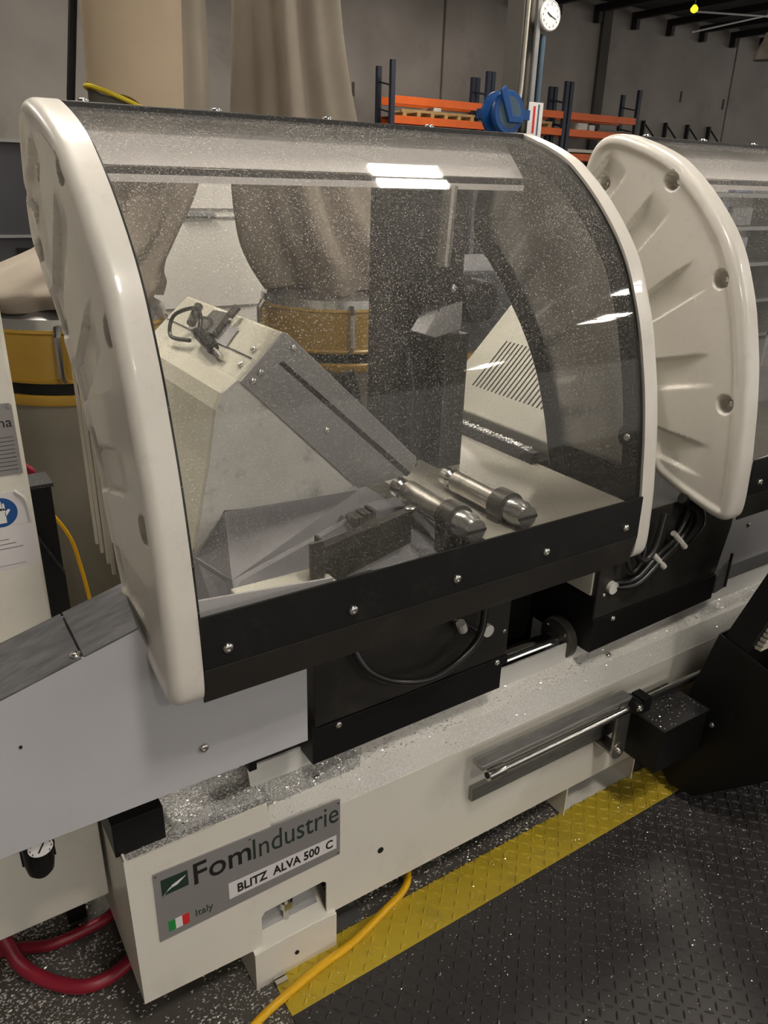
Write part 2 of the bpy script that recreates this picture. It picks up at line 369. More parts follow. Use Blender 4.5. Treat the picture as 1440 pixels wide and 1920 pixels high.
def end_panel_mesh():
    N, M = 440, 96; C = resample(CONT, N); b = MB()
    # rim from inner edge (x=0) out to the rounded shoulder, then the moulded face in rings towards the centre
    rows = [(0.0, 0.0), (0.0, -.010), (0.0, -.020), (0.0, -.029)]
    for k in range(1, 8): a = k / 7 * pi / 2; rows.append((.019 * (1 - cos(a)), -.029 - .019 * sin(a)))
    for k in range(1, 7): rows.append((.019 + .014 * k / 6, -.048 + .005 * sm(k / 6)))
    dmax0 = .033
    info = []
    for y, z in C:
        vy, vz = CEN[0] - y, CEN[1] - z; l = sqrt(vy * vy + vz * vz); info.append((y, z, vy / l, vz / l, l))
    # inward normals for the rim inset
    nrm = []
    for i in range(N):
        y0, z0 = C[i - 3]; y1, z1 = C[(i + 3) % N]; ty, tz = y1 - y0, z1 - z0; l = sqrt(ty * ty + tz * tz); n1 = (-tz / l, ty / l)
        if n1[0] * info[i][2] + n1[1] * info[i][3] < 0: n1 = (-n1[0], -n1[1])
        nrm.append(n1)
    for dd, x in rows:
        for i in range(N):
            y, z = C[i][0] + nrm[i][0] * dd, C[i][1] + nrm[i][1] * dd
            b.v.append((x + (relief(y, z) * sm((dd - .008) / .008) if dd > .008 else 0), y, z))
    R0 = len(rows)
    for k in range(1, M + 1):
        f = (k / M) * .985
        for i in range(N):
            y = (C[i][0] + nrm[i][0] * dmax0) * (1 - f) + CEN[0] * f; z = (C[i][1] + nrm[i][1] * dmax0) * (1 - f) + CEN[1] * f
            b.v.append((-.043 - .004 * f + relief(y, z), y, z))
    T = R0 + M
    for r in range(T - 1):
        for i in range(N): j = (i + 1) % N; b.f.append((r * N + i, r * N + j, (r + 1) * N + j, (r + 1) * N + i))
    b.f.append(tuple((T - 1) * N + i for i in range(N)))
    # inner lip so that the shell has a thickness
    o = len(b.v)
    for i in range(N): y, z = C[i]; b.v.append((0, y + nrm[i][0] * .006, z + nrm[i][1] * .006))
    for i in range(N): j = (i + 1) % N; b.f.append((i, o + i, o + j, j))
    me = b.mesh('end_panel'); me.polygons.foreach_set('use_smooth', [True] * len(me.polygons)); me.set_sharp_from_angle(angle=radians(38))
    me.materials.append(MATS['white_shell']); return me, C, nrm
PANEL, CC, CN = end_panel_mesh()
def inner_face_mesh():
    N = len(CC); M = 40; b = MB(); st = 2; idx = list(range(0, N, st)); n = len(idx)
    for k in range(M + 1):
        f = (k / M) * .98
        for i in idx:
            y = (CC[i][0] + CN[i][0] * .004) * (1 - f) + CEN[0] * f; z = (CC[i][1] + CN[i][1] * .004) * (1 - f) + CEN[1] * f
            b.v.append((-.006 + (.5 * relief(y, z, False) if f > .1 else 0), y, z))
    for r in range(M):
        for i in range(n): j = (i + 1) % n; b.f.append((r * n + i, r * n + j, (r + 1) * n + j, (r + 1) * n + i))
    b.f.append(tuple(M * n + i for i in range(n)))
    me = b.mesh('inner_face_grey'); me.polygons.foreach_set('use_smooth', [True] * len(me.polygons)); me.set_sharp_from_angle(angle=radians(40)); me.materials.append(MATS['inner_face_grey']); return me
INNER_FACE = inner_face_mesh()
def frame_mesh():
    """black edge frame lying against the inside of the end panel"""
    N = len(CC); b = MB(); st = 2; idx = list(range(0, N, st)); n = len(idx)
    for x, d in ((.001, .006), (.005, .006), (.005, .050), (.001, .050)):
        for i in idx: b.v.append((x, CC[i][0] + CN[i][0] * d, CC[i][1] + CN[i][1] * d))
    for r in range(4):
        q = (r + 1) % 4
        for i in range(n): j = (i + 1) % n; b.f.append((r * n + i, r * n + j, q * n + j, q * n + i))
    b.box(.001, .0048, .912, 1.15, .972, 1.035); b.box(.001, .0052, .914, .95, 1.03, 1.06)
    b.lathe([(.024, .001), (.024, .0056)], (0, .952, 1.098), 'x', 24)
    me = b.mesh('edge_frame'); me.materials.append(MATS['black_satin']); return me
FRAME = frame_mesh()
def mirrored(me):
    c = me.copy(); c.transform(Matrix.Scale(-1, 4, (1, 0, 0))); c.flip_normals(); return c
PANEL_R, INNER_FACE_R, FRAME_R = mirrored(PANEL), mirrored(INNER_FACE), mirrored(FRAME)
XL, XR = .293, 1.207
def put(name, me, x, parent):
    o = bpy.data.objects.new(name, me); o.location = (x, 0, 0); COL.objects.link(o); attach(o, parent); return o
HOLE_SCREW = (0, 1, 2)
def make_hood():
    h = thing('saw_guard', '', 'machine guard', (.75, 1.15, .845))
    for me, x, L, F, sg in ((PANEL, XL, INNER_FACE, FRAME, 1), (PANEL_R, XR, INNER_FACE_R, FRAME_R, -1)):
        p = put('end_panel', me, x, h); put('inner_face', L, x, p); put('edge_frame', F, x, p)
        if sg == 1:
            for hy, hz in HOLES[:6]:
                screw(p, (x - .043 + .023, hy, hz), '-x', 1.0)
        else:
            s = screw(p, (x - .006, .952, 1.098), '-x', .9)
    # curved clear visor
    prof = [(y + .005, z - .004) for y, z in FRONT]; prof = [(prof[0][0] + .03, prof[0][1] + .004)] + prof + [(.903, .955)]
    P = smooth_path([(0, y, z) for y, z in prof], 4); b = MB(); nx = 2; th = .004
    nn = []
    for i in range(len(P)):
        t = (P[min(i + 1, len(P) - 1)] - P[max(i - 1, 0)]).normalized(); nn.append(Vector((0, -t.z, t.y)) if False else Vector((0, t.z, -t.y)))
    for off in (0, th):
        for i, p in enumerate(P):
            for x in (XL + .001, XR - .001): q = p - nn[i] * off * (1 if nn[i].y < 0 else -1); b.v.append((x, q.y, q.z))
    m = len(P)
    for o in (0, 2 * m):
        for i in range(m - 1): b.f.append((o + 2 * i, o + 2 * i + 1, o + 2 * i + 3, o + 2 * i + 2))
    for i in range(m - 1):
        for s in (0, 1): b.f.append((2 * i + s, 2 * i + 2 + s, 2 * m + 2 * i + 2 + s, 2 * m + 2 * i + s))
    b.f += [(0, 1, 2 * m + 1, 2 * m), (2 * m - 2, 2 * m - 1, 4 * m - 1, 4 * m - 2)]
    b.obj('visor', 'visor', h, smooth=30)
    # black skirt: upright face and a lower lip that leans back
    s = MB(); s.prism([(.8945, .990), (.8925, .9055), (.8975, .9055), (.8985, .990)], 'x', XL + .001, XR - .001)
    MB().prism([(.8920, .905), (.905, .842), (.909, .842), (.8975, .905)], 'x', XL + .001, XR - .001).obj('skirt_lip', 'brown_black', h, bev=.0008)  # paler than the skirt: floor light painted into its colour
    sk = s.obj('front_skirt', 'black_satin', h, bev=.0008)
    for x in (.331, .539, .744, .951, 1.165): screw(sk, (x, .8935, .932), '-y')
    # top rail with its bolts and the header plate behind the visor
    tr = MB().box(XL + .001, XR - .001, 1.335, 1.425, 1.628, 1.647).obj('top_rail', 'black_dusty', h, bev=.002)
    for x in (.327, .539, .749, .974): screw(tr, (x, 1.352, 1.647), 'z', 1.1, 'bolt')
    MB().prism([(1.372, 1.628), (1.305, 1.562), (1.309, 1.560), (1.376, 1.626)], 'x', XL + .002, XR - .02).obj('header_plate', 'header', h)
    MB().box(XL + .002, XR - .02, 1.309, 1.36, 1.549, 1.559).obj('header_channel', 'black_dusty', h)
    MB().box(XL + .002, XR - .02, 1.302, 1.307, 1.538, 1.549).obj('header_lip', 'header', h)
    return h
mat('header', (.80, .77, .77), .5, var=.05, scale=5)
hood = make_hood()
hood['label'] = 'clear curved saw guard with white end panels, nearest the camera'
hood2 = copy_tree(hood, (1.277, 0, .014))
hood2['label'] = 'second saw guard at the right edge, its white moulded end panel facing us'

# thin white strips hanging behind the near end panel
st = thing('strip_curtain', 'four thin white strips hanging behind the near white end panel', 'strip curtain', (.27, 1.34, .88))
for y, z in ((1.401, .900), (1.364, .897), (1.320, .894), (1.287, .887)):
    MB().box(.2685, .2735, y - .006, y, z, 1.36).obj('strip', 'rib_cream', st)
MB().box(.262, .292, 1.26, 1.42, 1.345, 1.36).obj('hanger_bar', 'white_plastic', st)

# ================================================================== MACHINE BED
bed = thing('machine_bed', 'long cream steel machine bed carrying the grey maker plate', 'machine base', (1.3, 1.1, 0))
# front face with foot cut-outs (x,z)
arch = lambda x0, x1, z: [(x0, .098), (x0, z - .012), (x0 + .012, z), (x1 - .012, z), (x1, z - .012), (x1, .098)]
face = [(.175, .115)] + [(.416, .105)] + [(.416, .188), (.424, .199), (.556, .203), (.564, .195), (.564, .100)] + [(2.7, .098), (2.7, .392), (.452, .392), (.444, .41), (.438, .474), (.173, .474)]
fr = MB().prism(face, 'y', 1.03, 1.034).obj('front_face', 'cream', bed)
MB().box(.175, .179, 1.034, 1.40, .115, .474).obj('end_face', 'cream', bed)
MB().box(.179, 2.7, 1.40, 1.404, .10, .47).obj('rear_face', 'cream', bed)
MB().prism([(1.031, .392), (1.051, .446), (1.085, .470), (1.085, .464), (1.054, .441), (1.036, .392)], 'x', .44, 2.7).obj('top_bevel', 'cream_dusty', bed)
MB().box(.175, .452, 1.034, 1.40, .464, .470).obj('top_plate', 'shaded_swarf_plate', bed)
MB().box(.452, 2.7, 1.089, 1.40, .40, .404).obj('trough', 'dark', bed)
MB().prism([(.43, .470), (2.7, .470), (2.7, .522), (.425, .522)], 'y', 1.085, 1.09).obj('upright_plate', 'white_plastic', bed)
MB().lathe([(.0075, 1.0285), (.0075, 1.0305)], (.698, 0, .212), 'y', 16).obj('hole', 'dark', bed)
for x in (.558, 1.40): screw(bed, (x, 1.063, .457), 'z', 1.0)
# left foot
ft = MB(); ft.box(.394, .583, 1.020, 1.024, 0.0, .103); ft.box(.394, .398, 1.024, 1.14, 0.0, .10); ft.box(.579, .583, 1.024, 1.14, 0, .10); ft.prism([(1.024, .099), (1.14, .13), (1.14, .136), (1.024, .105)], 'x', .394, .583)
f1 = ft.obj('foot', 'cream', bed)
MB().lathe([(.005, 1.018), (.005, 1.021)], (.487, 0, .05), 'y', 12).obj('hole', 'dark', f1)
MB().slab([(.40, 1.05, .104), (.56, 1.05, .104), (.53, 1.17, .25), (.40, 1.17, .25)], .004, (0, -1, .8)).obj('foot_backplate', 'rail_plate', bed)
bo = MB(); bo.lathe([(.008, .10), (.008, .195)], (.483, 1.062, 0), 'z', 12); bo.lathe([(.018, .150), (.018, .168)], (.483, 1.062, 0), 'z', 6); bo.lathe([(.013, .168), (.013, .176)], (.483, 1.062, 0), 'z', 12)
bo.obj('levelling_bolt', 'steel', bed)
MB().box(.66, .76, 1.10, 1.2, 0, .02).obj('floor_pad', 'galvanised', bed)
MB().box(.60, .67, 1.05, 1.10, 0, .006).obj('floor_plate', 'galvanised', bed)
# right foot: open channel
f2 = MB(); f2.box(1.283, 1.287, 1.030, 1.33, 0, .10); f2.box(1.548, 1.552, 1.030, 1.33, 0, .10); f2.box(1.283, 1.552, 1.030, 1.33, 0, .004); f2.box(1.283, 1.552, 1.33, 1.334, 0, .10)
f2.obj('foot', 'cream', bed)
MB().box(2.2, 2.45, 1.04, 1.33, 0, .1).obj('foot', 'cream', bed)
# black block and small brackets on the near end
MB().box(.166, .254, 1.053, 1.14, .470, .542).obj('end_block', 'black', bed, bev=.001)
MB().box(.254, .275, 1.10, 1.16, .52, .56).obj('clip', 'black', bed)
MB().box(.415, .43, 1.05, 1.1, .545, .575).obj('clip', 'black', bed)
# chrome round guide shaft and shadowed trough parts
MB().lathe([(.0255, .60), (.0255, 1.76)], (0, 1.125, .510), 'x', 28).obj('guide_shaft', 'chrome', bed, smooth=40)
MB().box(1.02, 1.30, 1.24, 1.30, .40, .66).obj('trough_wall', 'black', bed)
# swarf bundle in the trough
# maker plate
pl = MB().prism([(.216, .257), (.595, .262), (.595, .409), (.217, .424)], 'y', 1.0275, 1.030).obj('maker_plate', 'sign_grey', bed)
pl['label'] = 'grey maker plate with dark lettering and a small flag'
tilt = -radians(2.0)
text('lettering', 'Fom', pl, (.284, 1.0273, .3585), .072, 'ink_black', w=.112, bold=.0006)
text('lettering', 'Industrie', pl, (.4005, 1.0273, .3550), .072, 'ink_green', w=.186)
lb = MB().prism([(.352, .282), (.586, .283), (.586, .318), (.352, .322)], 'y', 1.0268, 1.0276).obj('model_label', 'paper', pl)
text('model_lettering', 'BLITZ  ALVA 500  C', pl, (.368, 1.0266, .2915), .030, 'ink_black', w=.208, bold=.0007)
MB().prism([(.229, .366), (.278, .366), (.278, .402), (.229, .404)], 'y', 1.0268, 1.0276).obj('emblem', 'sign_green', pl)
MB().prism([(.228, .362), (.234, .370), (.247, .3775), (.258, .3800), (.274, .3925), (.262, .3885), (.252, .3850), (.246, .3820), (.252, .3815), (.243, .379)], 'y', 1.0262, 1.0268).obj('emblem_bird', 'flag_white', pl)
for k, c in enumerate(('flag_green', 'flag_white', 'flag_red')): MB().box(.234 + .013 * k, .247 + .013 * k, 1.0268, 1.0276, .273, .298).obj('flag_band', c, pl)
text('lettering', 'Italy', pl, (.284, 1.0273, .279), .024, 'ink_green', w=.034)
for x, z in ((.221, .418), (.399, .409), (.590, .402), (.590, .268)): MB().lathe([(.0022, 1.0262), (.0022, 1.0276)], (x, 0, z), 'y', 8).obj('rivet', 'steel', pl)
# front support rail
rl = MB(); rl.box(.915, 1.40, .968, 1.002, .374, .390)
rail = rl.obj('support_bar', 'rail_plate', bed, bev=.004)
MB().lathe([(.0105, .93), (.0105, 1.80)], (0, .966, .360), 'x', 18).obj('support_rod', 'steel', bed, smooth=40)
MB().lathe([(.0128, .931), (.0135, .934), (.0135, .975), (.0128, .978)], (0, .966, .360), 'x', 18).obj('rod_sleeve', 'steel', bed, smooth=40)
MB().lathe([(.0075, .9285), (.0075, .932)], (0, .966, .360), 'x', 14).obj('rod_bore', 'dark', bed)
MB().box(.94, 1.44, 1.018, 1.030, .236, .276).obj('rail_plate', 'rail_plate', bed, bev=.001)
br = MB(); br.box(1.355, 1.40, .966, .972, .225, .385); br.box(1.355, 1.40, .966, 1.03, .222, .228)
br.lathe([(.024, .964), (.024, .972)], (1.375, 0, .232), 'y', 18)
brk = br.obj('rail_bracket', 'steel_dirty', bed); screw(brk, (1.375, .964, .232), '-y', 1.4)
kn = MB(); kn.lathe([(.017, .945), (.019, .952), (.019, .985)], (1.40, 0, .368), 'y', 18); kn.box(1.415, 1.445, .945, .985, .345, .385)
kno = kn.obj('end_stop', 'black', bed); screw(kno, (1.40, .945, .368), '-y', 1.3)

# loose swarf lying on the bed
sp = []
for _ in range(6500):
    x = .18 + 2.3 * random.random() ** 1.9; y = random.uniform(1.034, 1.086)
    if x < .275 and y > 1.045: continue
    if x < .44:
        y = random.uniform(1.036, 1.22); z = .4705
        if random.random() > .35 + .75 * sm((x - .18) / .12): continue
    else:
        z = (.446 + (y - 1.051) / .034 * .024 + .001) if y > 1.051 else (.392 + (y - 1.031) / .02 * .054 + .001)
        if y < 1.051 and random.random() < .82: continue
        if x > .66 and random.random() < .55: continue
    sp.append((x, y, z))
for _ in range(4200):
    x = random.uniform(.27, .66); y = random.uniform(1.05, 1.083); z = (.4705 if x < .44 else .446 + (y - 1.051) / .034 * .024 + .001) + random.uniform(0, .004)
    sp.append((x, y, z))
for _ in range(900):
    x = random.uniform(1.75, 2.15); y = random.uniform(1.058, 1.083); sp.append((x, y, .447 + (y - 1.051) / .034 * .024 + random.uniform(0, .003)))
chips('bed_swarf', sp, .0030, 'bright aluminium chips scattered along the top of the cream bed')

# ================================================================== GREY TABLE COVERS
gc = thing('table_cover', 'smooth grey sheet cover with sloping top at the near end', 'machine cover', (.2, 1.08, .6))
MB().prism([(-.45, .603), (.516, .603), (.516, .855), (.268, .855), (.256, .866), (.248, .892), (.237, .9305), (-.45, .741)], 'y', 1.010, 1.013).obj('front_sheet', 'grey_paint', gc, bev=.001)
sl = .2766
def ramp(x): return .8655 + sl * (x - 0.0)
for a, b in ((-.45, .1535), (.1565, .237)):
    e = b + (.016 if b > .2 else 0)
    MB().slab([(a, 1.0095, ramp(a) + .0015), (b, 1.0095, ramp(b) + .0015), (e, 1.150, ramp(e) + .0015), (a, 1.150, ramp(a) + .0015)], .0035, (-sl, 0, 1)).obj('top_sheet', 'grey_top', gc, bev=.0008)
MB().prism([(-.45, .603), (.30, .603), (.30, .80), (.228, .80), (.228, ramp(.228) - .005), (-.45, ramp(-.45) - .005)], 'y', 1.146, 1.149).obj('rear_sheet', 'grey_paint', gc)
MB().box(-.45, .516, 1.013, 1.146, .603, .606).obj('bottom_sheet', 'grey_paint', gc)
MB().box(.35, .53, 1.06, 1.18, .575, .603).obj('bottom_channel', 'rail_plate', gc)
screw(gc, (.321, 1.010, .672), '-y', 1.0); screw(gc, (.148, 1.022, ramp(.148) + .001), 'z', 1.0)
MB().lathe([(.0025, 1.0085), (.0025, 1.0105)], (.055, 0, .79), 'y', 10).obj('hole', 'dark', gc)
# lower white cabinet behind the bed end
lc = thing('lower_cabinet', 'white lower cabinet behind the end of the cream bed', 'cabinet', (0, 1.35, .22))
MB().box(-.5, .168, 1.205, 1.44, .232, .60).obj('body', 'cream', lc, bev=.003)
MB().box(-.48, -.44, 1.25, 1.29, 0, .232).obj('leg', 'black', lc); MB().box(.10, .14, 1.38, 1.42, 0, .232).obj('leg', 'black', lc)
# air regulator
ar = thing('air_regulator', 'black air regulator with a round pressure gauge under the grey cover', 'regulator', (.052, 1.05, .50))
MB().lathe([(.013, .503), (.020, .512), (.023, .53), (.024, .572), (.020, .576)], (.052, 1.055, 0), 'z', 20).obj('bowl', 'black', ar, smooth=40)
for k in range(8):
    a = 2 * pi * k / 8; MB().box(.052 + .0235 * cos(a) - .002, .052 + .0235 * cos(a) + .002, 1.055 + .0235 * sin(a) - .002, 1.055 + .0235 * sin(a) + .002, .53, .57).obj('grip_rib', 'black', ar)
g = MB().lathe([(.021, 1.020), (.021, 1.034)], (.055, 0, .588), 'y', 28).obj('gauge', 'black', ar)
MB().lathe([(.0185, 1.0192), (.0185, 1.0202)], (.055, 0, .588), 'y', 28).obj('dial', 'flag_white', g)
MB().prism([(.050, .579), (.052, .578), (.063, .598), (.061, .599)], 'y', 1.0182, 1.0192).obj('needle', 'ink_black', g)
for k in range(9):
    a = radians(-40 + 32 * k); x, z = .055 + .0155 * cos(a), .588 + .0155 * sin(a); MB().box(x - .0008, x + .0008, 1.0186, 1.0192, z - .0015, z + .0015).obj('tick', 'ink_black', g)
gc2 = thing('table_cover', 'grey sheet cover below the second guard at the right edge', 'machine cover', (2.1, 1.1, .6))
MB().prism([(1.80, .595), (2.6, .595), (2.6, .95), (1.80, .90)], 'y', 1.06, 1.063).obj('front_sheet', 'grey_paint', gc2, bev=.001)
MB().box(1.80, 2.6, 1.063, 1.25, .595, .60).obj('bottom_sheet', 'rail_plate', gc2)
screw(gc2, (1.90, 1.06, .71), '-y', .9)

# ================================================================== SAW HEADS
hd = thing('sawing_unit', 'near saw head under the clear guard with tilted pale cover', 'saw head', (.78, 1.2, .517))
YF = 1.18
MB().box(.546, 1.021, 1.040, 1.36, .598, .775).obj('carriage', 'brown_black', hd, bev=.002)
ap = MB().prism([(.538, .517), (1.006, .521), (1.006, .580), (1.022, .580), (1.022, .602), (.548, .598), (.538, .606)], 'y', 1.034, 1.040).obj('apron', 'black', hd, bev=.001)
MB().box(.538, .544, 1.040, 1.30, .517, .60).obj('apron_side', 'black', hd); MB().box(1.0, 1.006, 1.040, 1.30, .521, .6).obj('apron_side', 'black', hd)
for x, z in ((.594, .590), (.990, .594)): screw(ap, (x, 1.034, z), '-y', .85)
screw(hd, (1.008, 1.040, .665), '-y', .6)
# table inside the guard: front wall, left chute, deck
MB().box(.545, 1.02, 1.045, 1.45, .775, .90).obj('table_block', 'brown_black', hd)
MB().box(.63, 1.19, .985, 1.55, .905, .935).obj('deck', 'deck', hd, bev=.002); MB().box(.83, 1.195, .912, 1.55, .935, .972).obj('deck_plate', 'deck_tan', hd, bev=.002)
MB().slab([(.63, 1.185, .965), (.86, 1.185, .965), (.86, .99, .935), (.56, .99, .935)], .004, (0, -.15, 1)).obj('deck_sheet', 'deck', hd)
MB().slab([(.385, 1.175, .935), (.446, 1.178, 1.012), (.72, 1.178, 1.0), (.70, 1.150, .968), (.405, 1.055, .945)], .003, (0, -.7, .7)).obj('chute_sheet', 'deck', hd)
MB().slab([(.405, 1.055, .945), (.70, 1.150, .968), (.66, .985, .93), (.50, .955, .905), (.385, .98, .90)], .003, (0, 0, 1)).obj('chute_floor', 'deck', hd)
MB().box(.385, .545, .935, 1.015, .862, .955).obj('chute_box', 'cream_head', hd, bev=.004)
MB().slab([(.385, 1.175, .94), (.405, 1.055, .945), (.385, .98, .90), (.36, .98, .87), (.36, 1.2, .87)], .003, (-1, 0, 0)).obj('chute_side', 'deck', hd)
MB().prism([(.300, .90), (.515, .90), (.515, .985), (.300, 1.006)], 'y', .915, .919).obj('front_lip', 'grey_paint', hd)
# dark fence plate with its upright bracket
MB().slab([(.537, .982, 1.0), (.745, 1.036, 1.0), (.745, 1.033, .93), (.537, .977, .90)], .004, (.25, -1, .1)).obj('fence_plate', 'fence', hd)
MB().prism([(.537, .980), (.748, 1.035), (.758, 1.046), (.745, 1.052), (.54, 1.0)], 'z', 1.0, 1.005).obj('fence_top', 'fence', hd)
MB().prism([(.497, .955), (.523, .958), (.523, .963), (.497, .960)], 'z', .875, 1.030).obj('bracket', 'fence', hd, bev=.001); MB().box(.520, .524, .958, .985, .875, 1.028).obj('bracket_flange', 'fence', hd)
MB().lathe([(.010, 1.005), (.010, 1.009), (.006, 1.011)], (.745, 1.040, 0), 'z', 14).obj('fence_bolt', 'screw', hd, smooth=40)
# tilted cover: body, front plate, slotted blade plate
A, B, C, D = (.483, 1.241), (.567, 1.315), (.852, 1.039), (.715, 1.001)
body = [(.385, .943), (.423, 1.104), (.440, 1.195), (.452, 1.222), A, (.556, 1.306), B, (.580, 1.303), (.70, 1.187), D, (.575, .999), (.446, 1.014)]
cv = MB().prism(body, 'y', YF + .002, 1.64).obj('saw_cover', 'cover_dusty', hd, bev=.006)
MB().prism([(.388, .945), (.425, 1.104), (.442, 1.195), (.455, 1.222), A, D, (.575, .999), (.446, 1.014)], 'y', YF - .001, YF + .002).obj('front_plate', 'scratched', cv)
bp = MB().prism([(.4855, 1.2375), (.566, 1.3130), (.574, 1.311), (.852, 1.045), (.853, 1.033), (.838, 1.010), (.718, 1.004)], 'y', YF - .004, YF).obj('blade_plate', 'slot_plate', cv, bev=.001)
MB().prism([(.556, 1.262), (.564, 1.266), (.838, 1.016), (.830, 1.008)], 'y', YF - .0046, YF - .0038).obj('blade_slot', 'dark', bp)
for x, z in ((.585, 1.285), (.523, 1.250), (.509, 1.237), (.649, 1.131)): screw(bp, (x, YF - .004, z), '-y', .75)
MB().box(.604, .622, YF - .0018, YF - .001, 1.117, 1.132).obj('sticker', 'paper', cv)
# seam and hinge hardware on the top of the cover
n45 = Vector((-.69, 0, .72)).normalized(); e45 = Vector((.72, 0, .69)).normalized()
def on_top(u, y, h=0.0): p = Vector((A[0], 0, A[1])) + e45 * u + n45 * h; return (p.x, y, p.z)
MB().slab([on_top(.043, YF + .01, .0006), on_top(.045, YF + .01, .0006), on_top(.045, 1.63, .0006), on_top(.043, 1.63, .0006)], .0005, n45).obj('seam', 'dark', cv)
MB().slab([on_top(.043, 1.30, .0010), on_top(.085, 1.31, .0010), on_top(.080, 1.50, .0010), on_top(.044, 1.50, .0010)], .0008, n45).obj('cut_plate', 'slot_plate', cv)
MB().tube([on_top(.026, 1.31, .014), on_top(.040, 1.40, .014)], .012, 10).obj('motor_plug', 'rubber', cv)
MB().tube([on_top(.02, 1.27, .008), on_top(.026, 1.31, .012)], .005, 8).obj('plug_pin', 'steel', cv)
MB().tube(smooth_path([on_top(.04, 1.40, .014), on_top(.07, 1.42, .03), on_top(.075, 1.47, .03), on_top(.045, 1.52, .03), on_top(.01, 1.50, .016), on_top(.02, 1.42, .012)]), .004, 8).obj('plug_cable', 'rubber', cv)
hb = MB(); hb.slab([on_top(.05, 1.36, .012), on_top(.10, 1.37, .012), on_top(.095, 1.43, .012), on_top(.05, 1.44, .012)], .010, n45)
hb.tube([on_top(.095, 1.35, .012), on_top(.118, 1.35, .012)], .008, 8); hb.tube([on_top(.05, 1.46, .016), on_top(.09, 1.49, .016)], .009, 8)
hb.obj('hinge_block', 'fence', cv)
for u, y in ((.047, YF + .03), (.030, YF + .03)): MB().lathe([(.006, 0), (.006, .003), (.003, .004)], (0, 0, 0), 'z', 10).obj('screw', 'screw', cv).matrix_world  # placed below
cs = [o for o in cv.children if o.name.startswith('screw')]
for o, (u, y) in zip(cs, ((.060, YF + .028), (.026, YF + .028))):
    o.location = on_top(u, y, 0); o.rotation_euler = (0, -radians(43.8), 0)
MB().box(.395, .42, 1.60, 1.63, 1.24, 1.262).obj('red_valve', 'red_paint', cv); MB().tube([(.40, 1.60, 1.235), (.44, 1.56, 1.225)], .008, 8).obj('valve_fitting', 'steel', cv)
# dark upright column with a rod and a clamp shoe behind the blade plate
cl = MB().box(.885, 1.065, 1.33, 1.42, .935, 1.540).obj('column', 'black_dusty', hd, bev=.002)
MB().box(.975, 1.035, 1.262, 1.33, .935, 1.262).obj('clamp_post', 'brown_black', cl)
MB().tube([(.948, 1.25, 1.40), (.956, 1.25, 1.545)], .0145, 14).obj('clamp_rod', 'steel_dirty', cl)
MB().box(.915, .985, 1.225, 1.30, 1.330, 1.372).obj('clamp_head', 'black', cl)
cs_ = MB(); cs_.prism([(.893, 1.276), (.918, 1.268), (.982, 1.280), (.982, 1.336), (.930, 1.326)], 'y', 1.222, 1.275)
cs_.obj('clamp_shoe', 'slot_plate', cl, bev=.002); screw(cl, (.958, 1.225, 1.36), '-y', .9)
MB().tube(smooth_path([(.92, 1.32, 1.23), (.925, 1.30, 1.15), (.93, 1.31, 1.05), (.94, 1.30, .95)]), .007, 8).obj('air_line', 'rubber', cl)
# two horizontal clamp cylinders lying along y
for x, y0 in ((.800, 1.165), (.920, 1.165)):
    z = .998
    c = MB().lathe([(.0235, y0 - .04), (.0235, .955)], (x, 0, z), 'y', 24).obj('clamp_cylinder', 'steel_dirty', hd, smooth=40)
    MB().lathe([(.012, y0 + .002), (.020, y0 - .003), (.020, y0 - .020), (.014, y0 - .026), (.014, y0 - .04)], (x, 0, z), 'y', 20).obj('clamp_pad', 'steel', c, smooth=40)
    k = MB(); k.lathe([(.031, 1.0), (.031, .965)], (x, 0, z), 'y', 24); k.box(x - .028, x + .028, .968, .998, .93, z)
    k.obj('clamp_collar', 'fence', c, smooth=40)
    MB().lathe([(.0245, .965), (.0245, .935), (.021, .928), (.021, .918)], (x, 0, z), 'y', 24).obj('cylinder_cap', 'galvanised', c, smooth=40)
    MB().box(x - .022, x + .022, .917, .919, z - .003, z + .003).obj('cap_slot', 'dark', c)
MB().lathe([(.017, 1.10), (.017, 1.0)], (.862, 0, .965), 'y', 18).obj('small_cylinder', 'galvanised', hd, smooth=40)
MB().tube(smooth_path([(.81, .975, .985), (.79, .955, .955), (.775, .95, .92)]), .003, 8).obj('air_line', 'rubber', hd)
# black ledge behind the side opening, dusted with chips
MB().box(1.175, 1.195, 1.18, 1.62, .965, .998).obj('rear_ledge', 'black_dusty', hd)
# cable loop under the skirt
cb = MB().tube(smooth_path([(.613, 1.02, .77), (.637, 1.0, .718), (.697, .995, .676), (.774, .99, .657), (.852, .995, .671), (.904, 1.0, .711), (.920, 1.01, .765)]), .0075, 12).obj('cable', 'rubber', hd, smooth=60)
MB().tube(smooth_path([(.95, 1.045, .69), (.925, 1.025, .695), (.89, 1.022, .722), (.85, 1.03, .75)]), .0065, 10).obj('cable', 'rubber', hd, smooth=60)
MB().lathe([(.014, 1.030), (.014, 1.042)], (.955, 0, .686), 'y', 20).obj('grommet', 'white_plastic', hd)
MB().tube([(.873, 1.018, .722), (.862, 1.014, .744)], .010, 10).obj('cable_tie', 'nylon_tie', hd)
# offcut lying by the blade
oc = thing('profile_offcut', 'small toothed aluminium profile offcut lying beside the blade plate', 'offcut', (.695, 1.12, .962))
for k in range(5): MB().box(.668 + .012 * k, .676 + .012 * k, 1.105 + .004 * k, 1.135 + .004 * k, .960, .978 - .002 * (k % 2)).obj('tooth', 'steel_dirty', oc)
MB().box(.668, .724, 1.108, 1.146, .958, .962).obj('web', 'steel_dirty', oc)

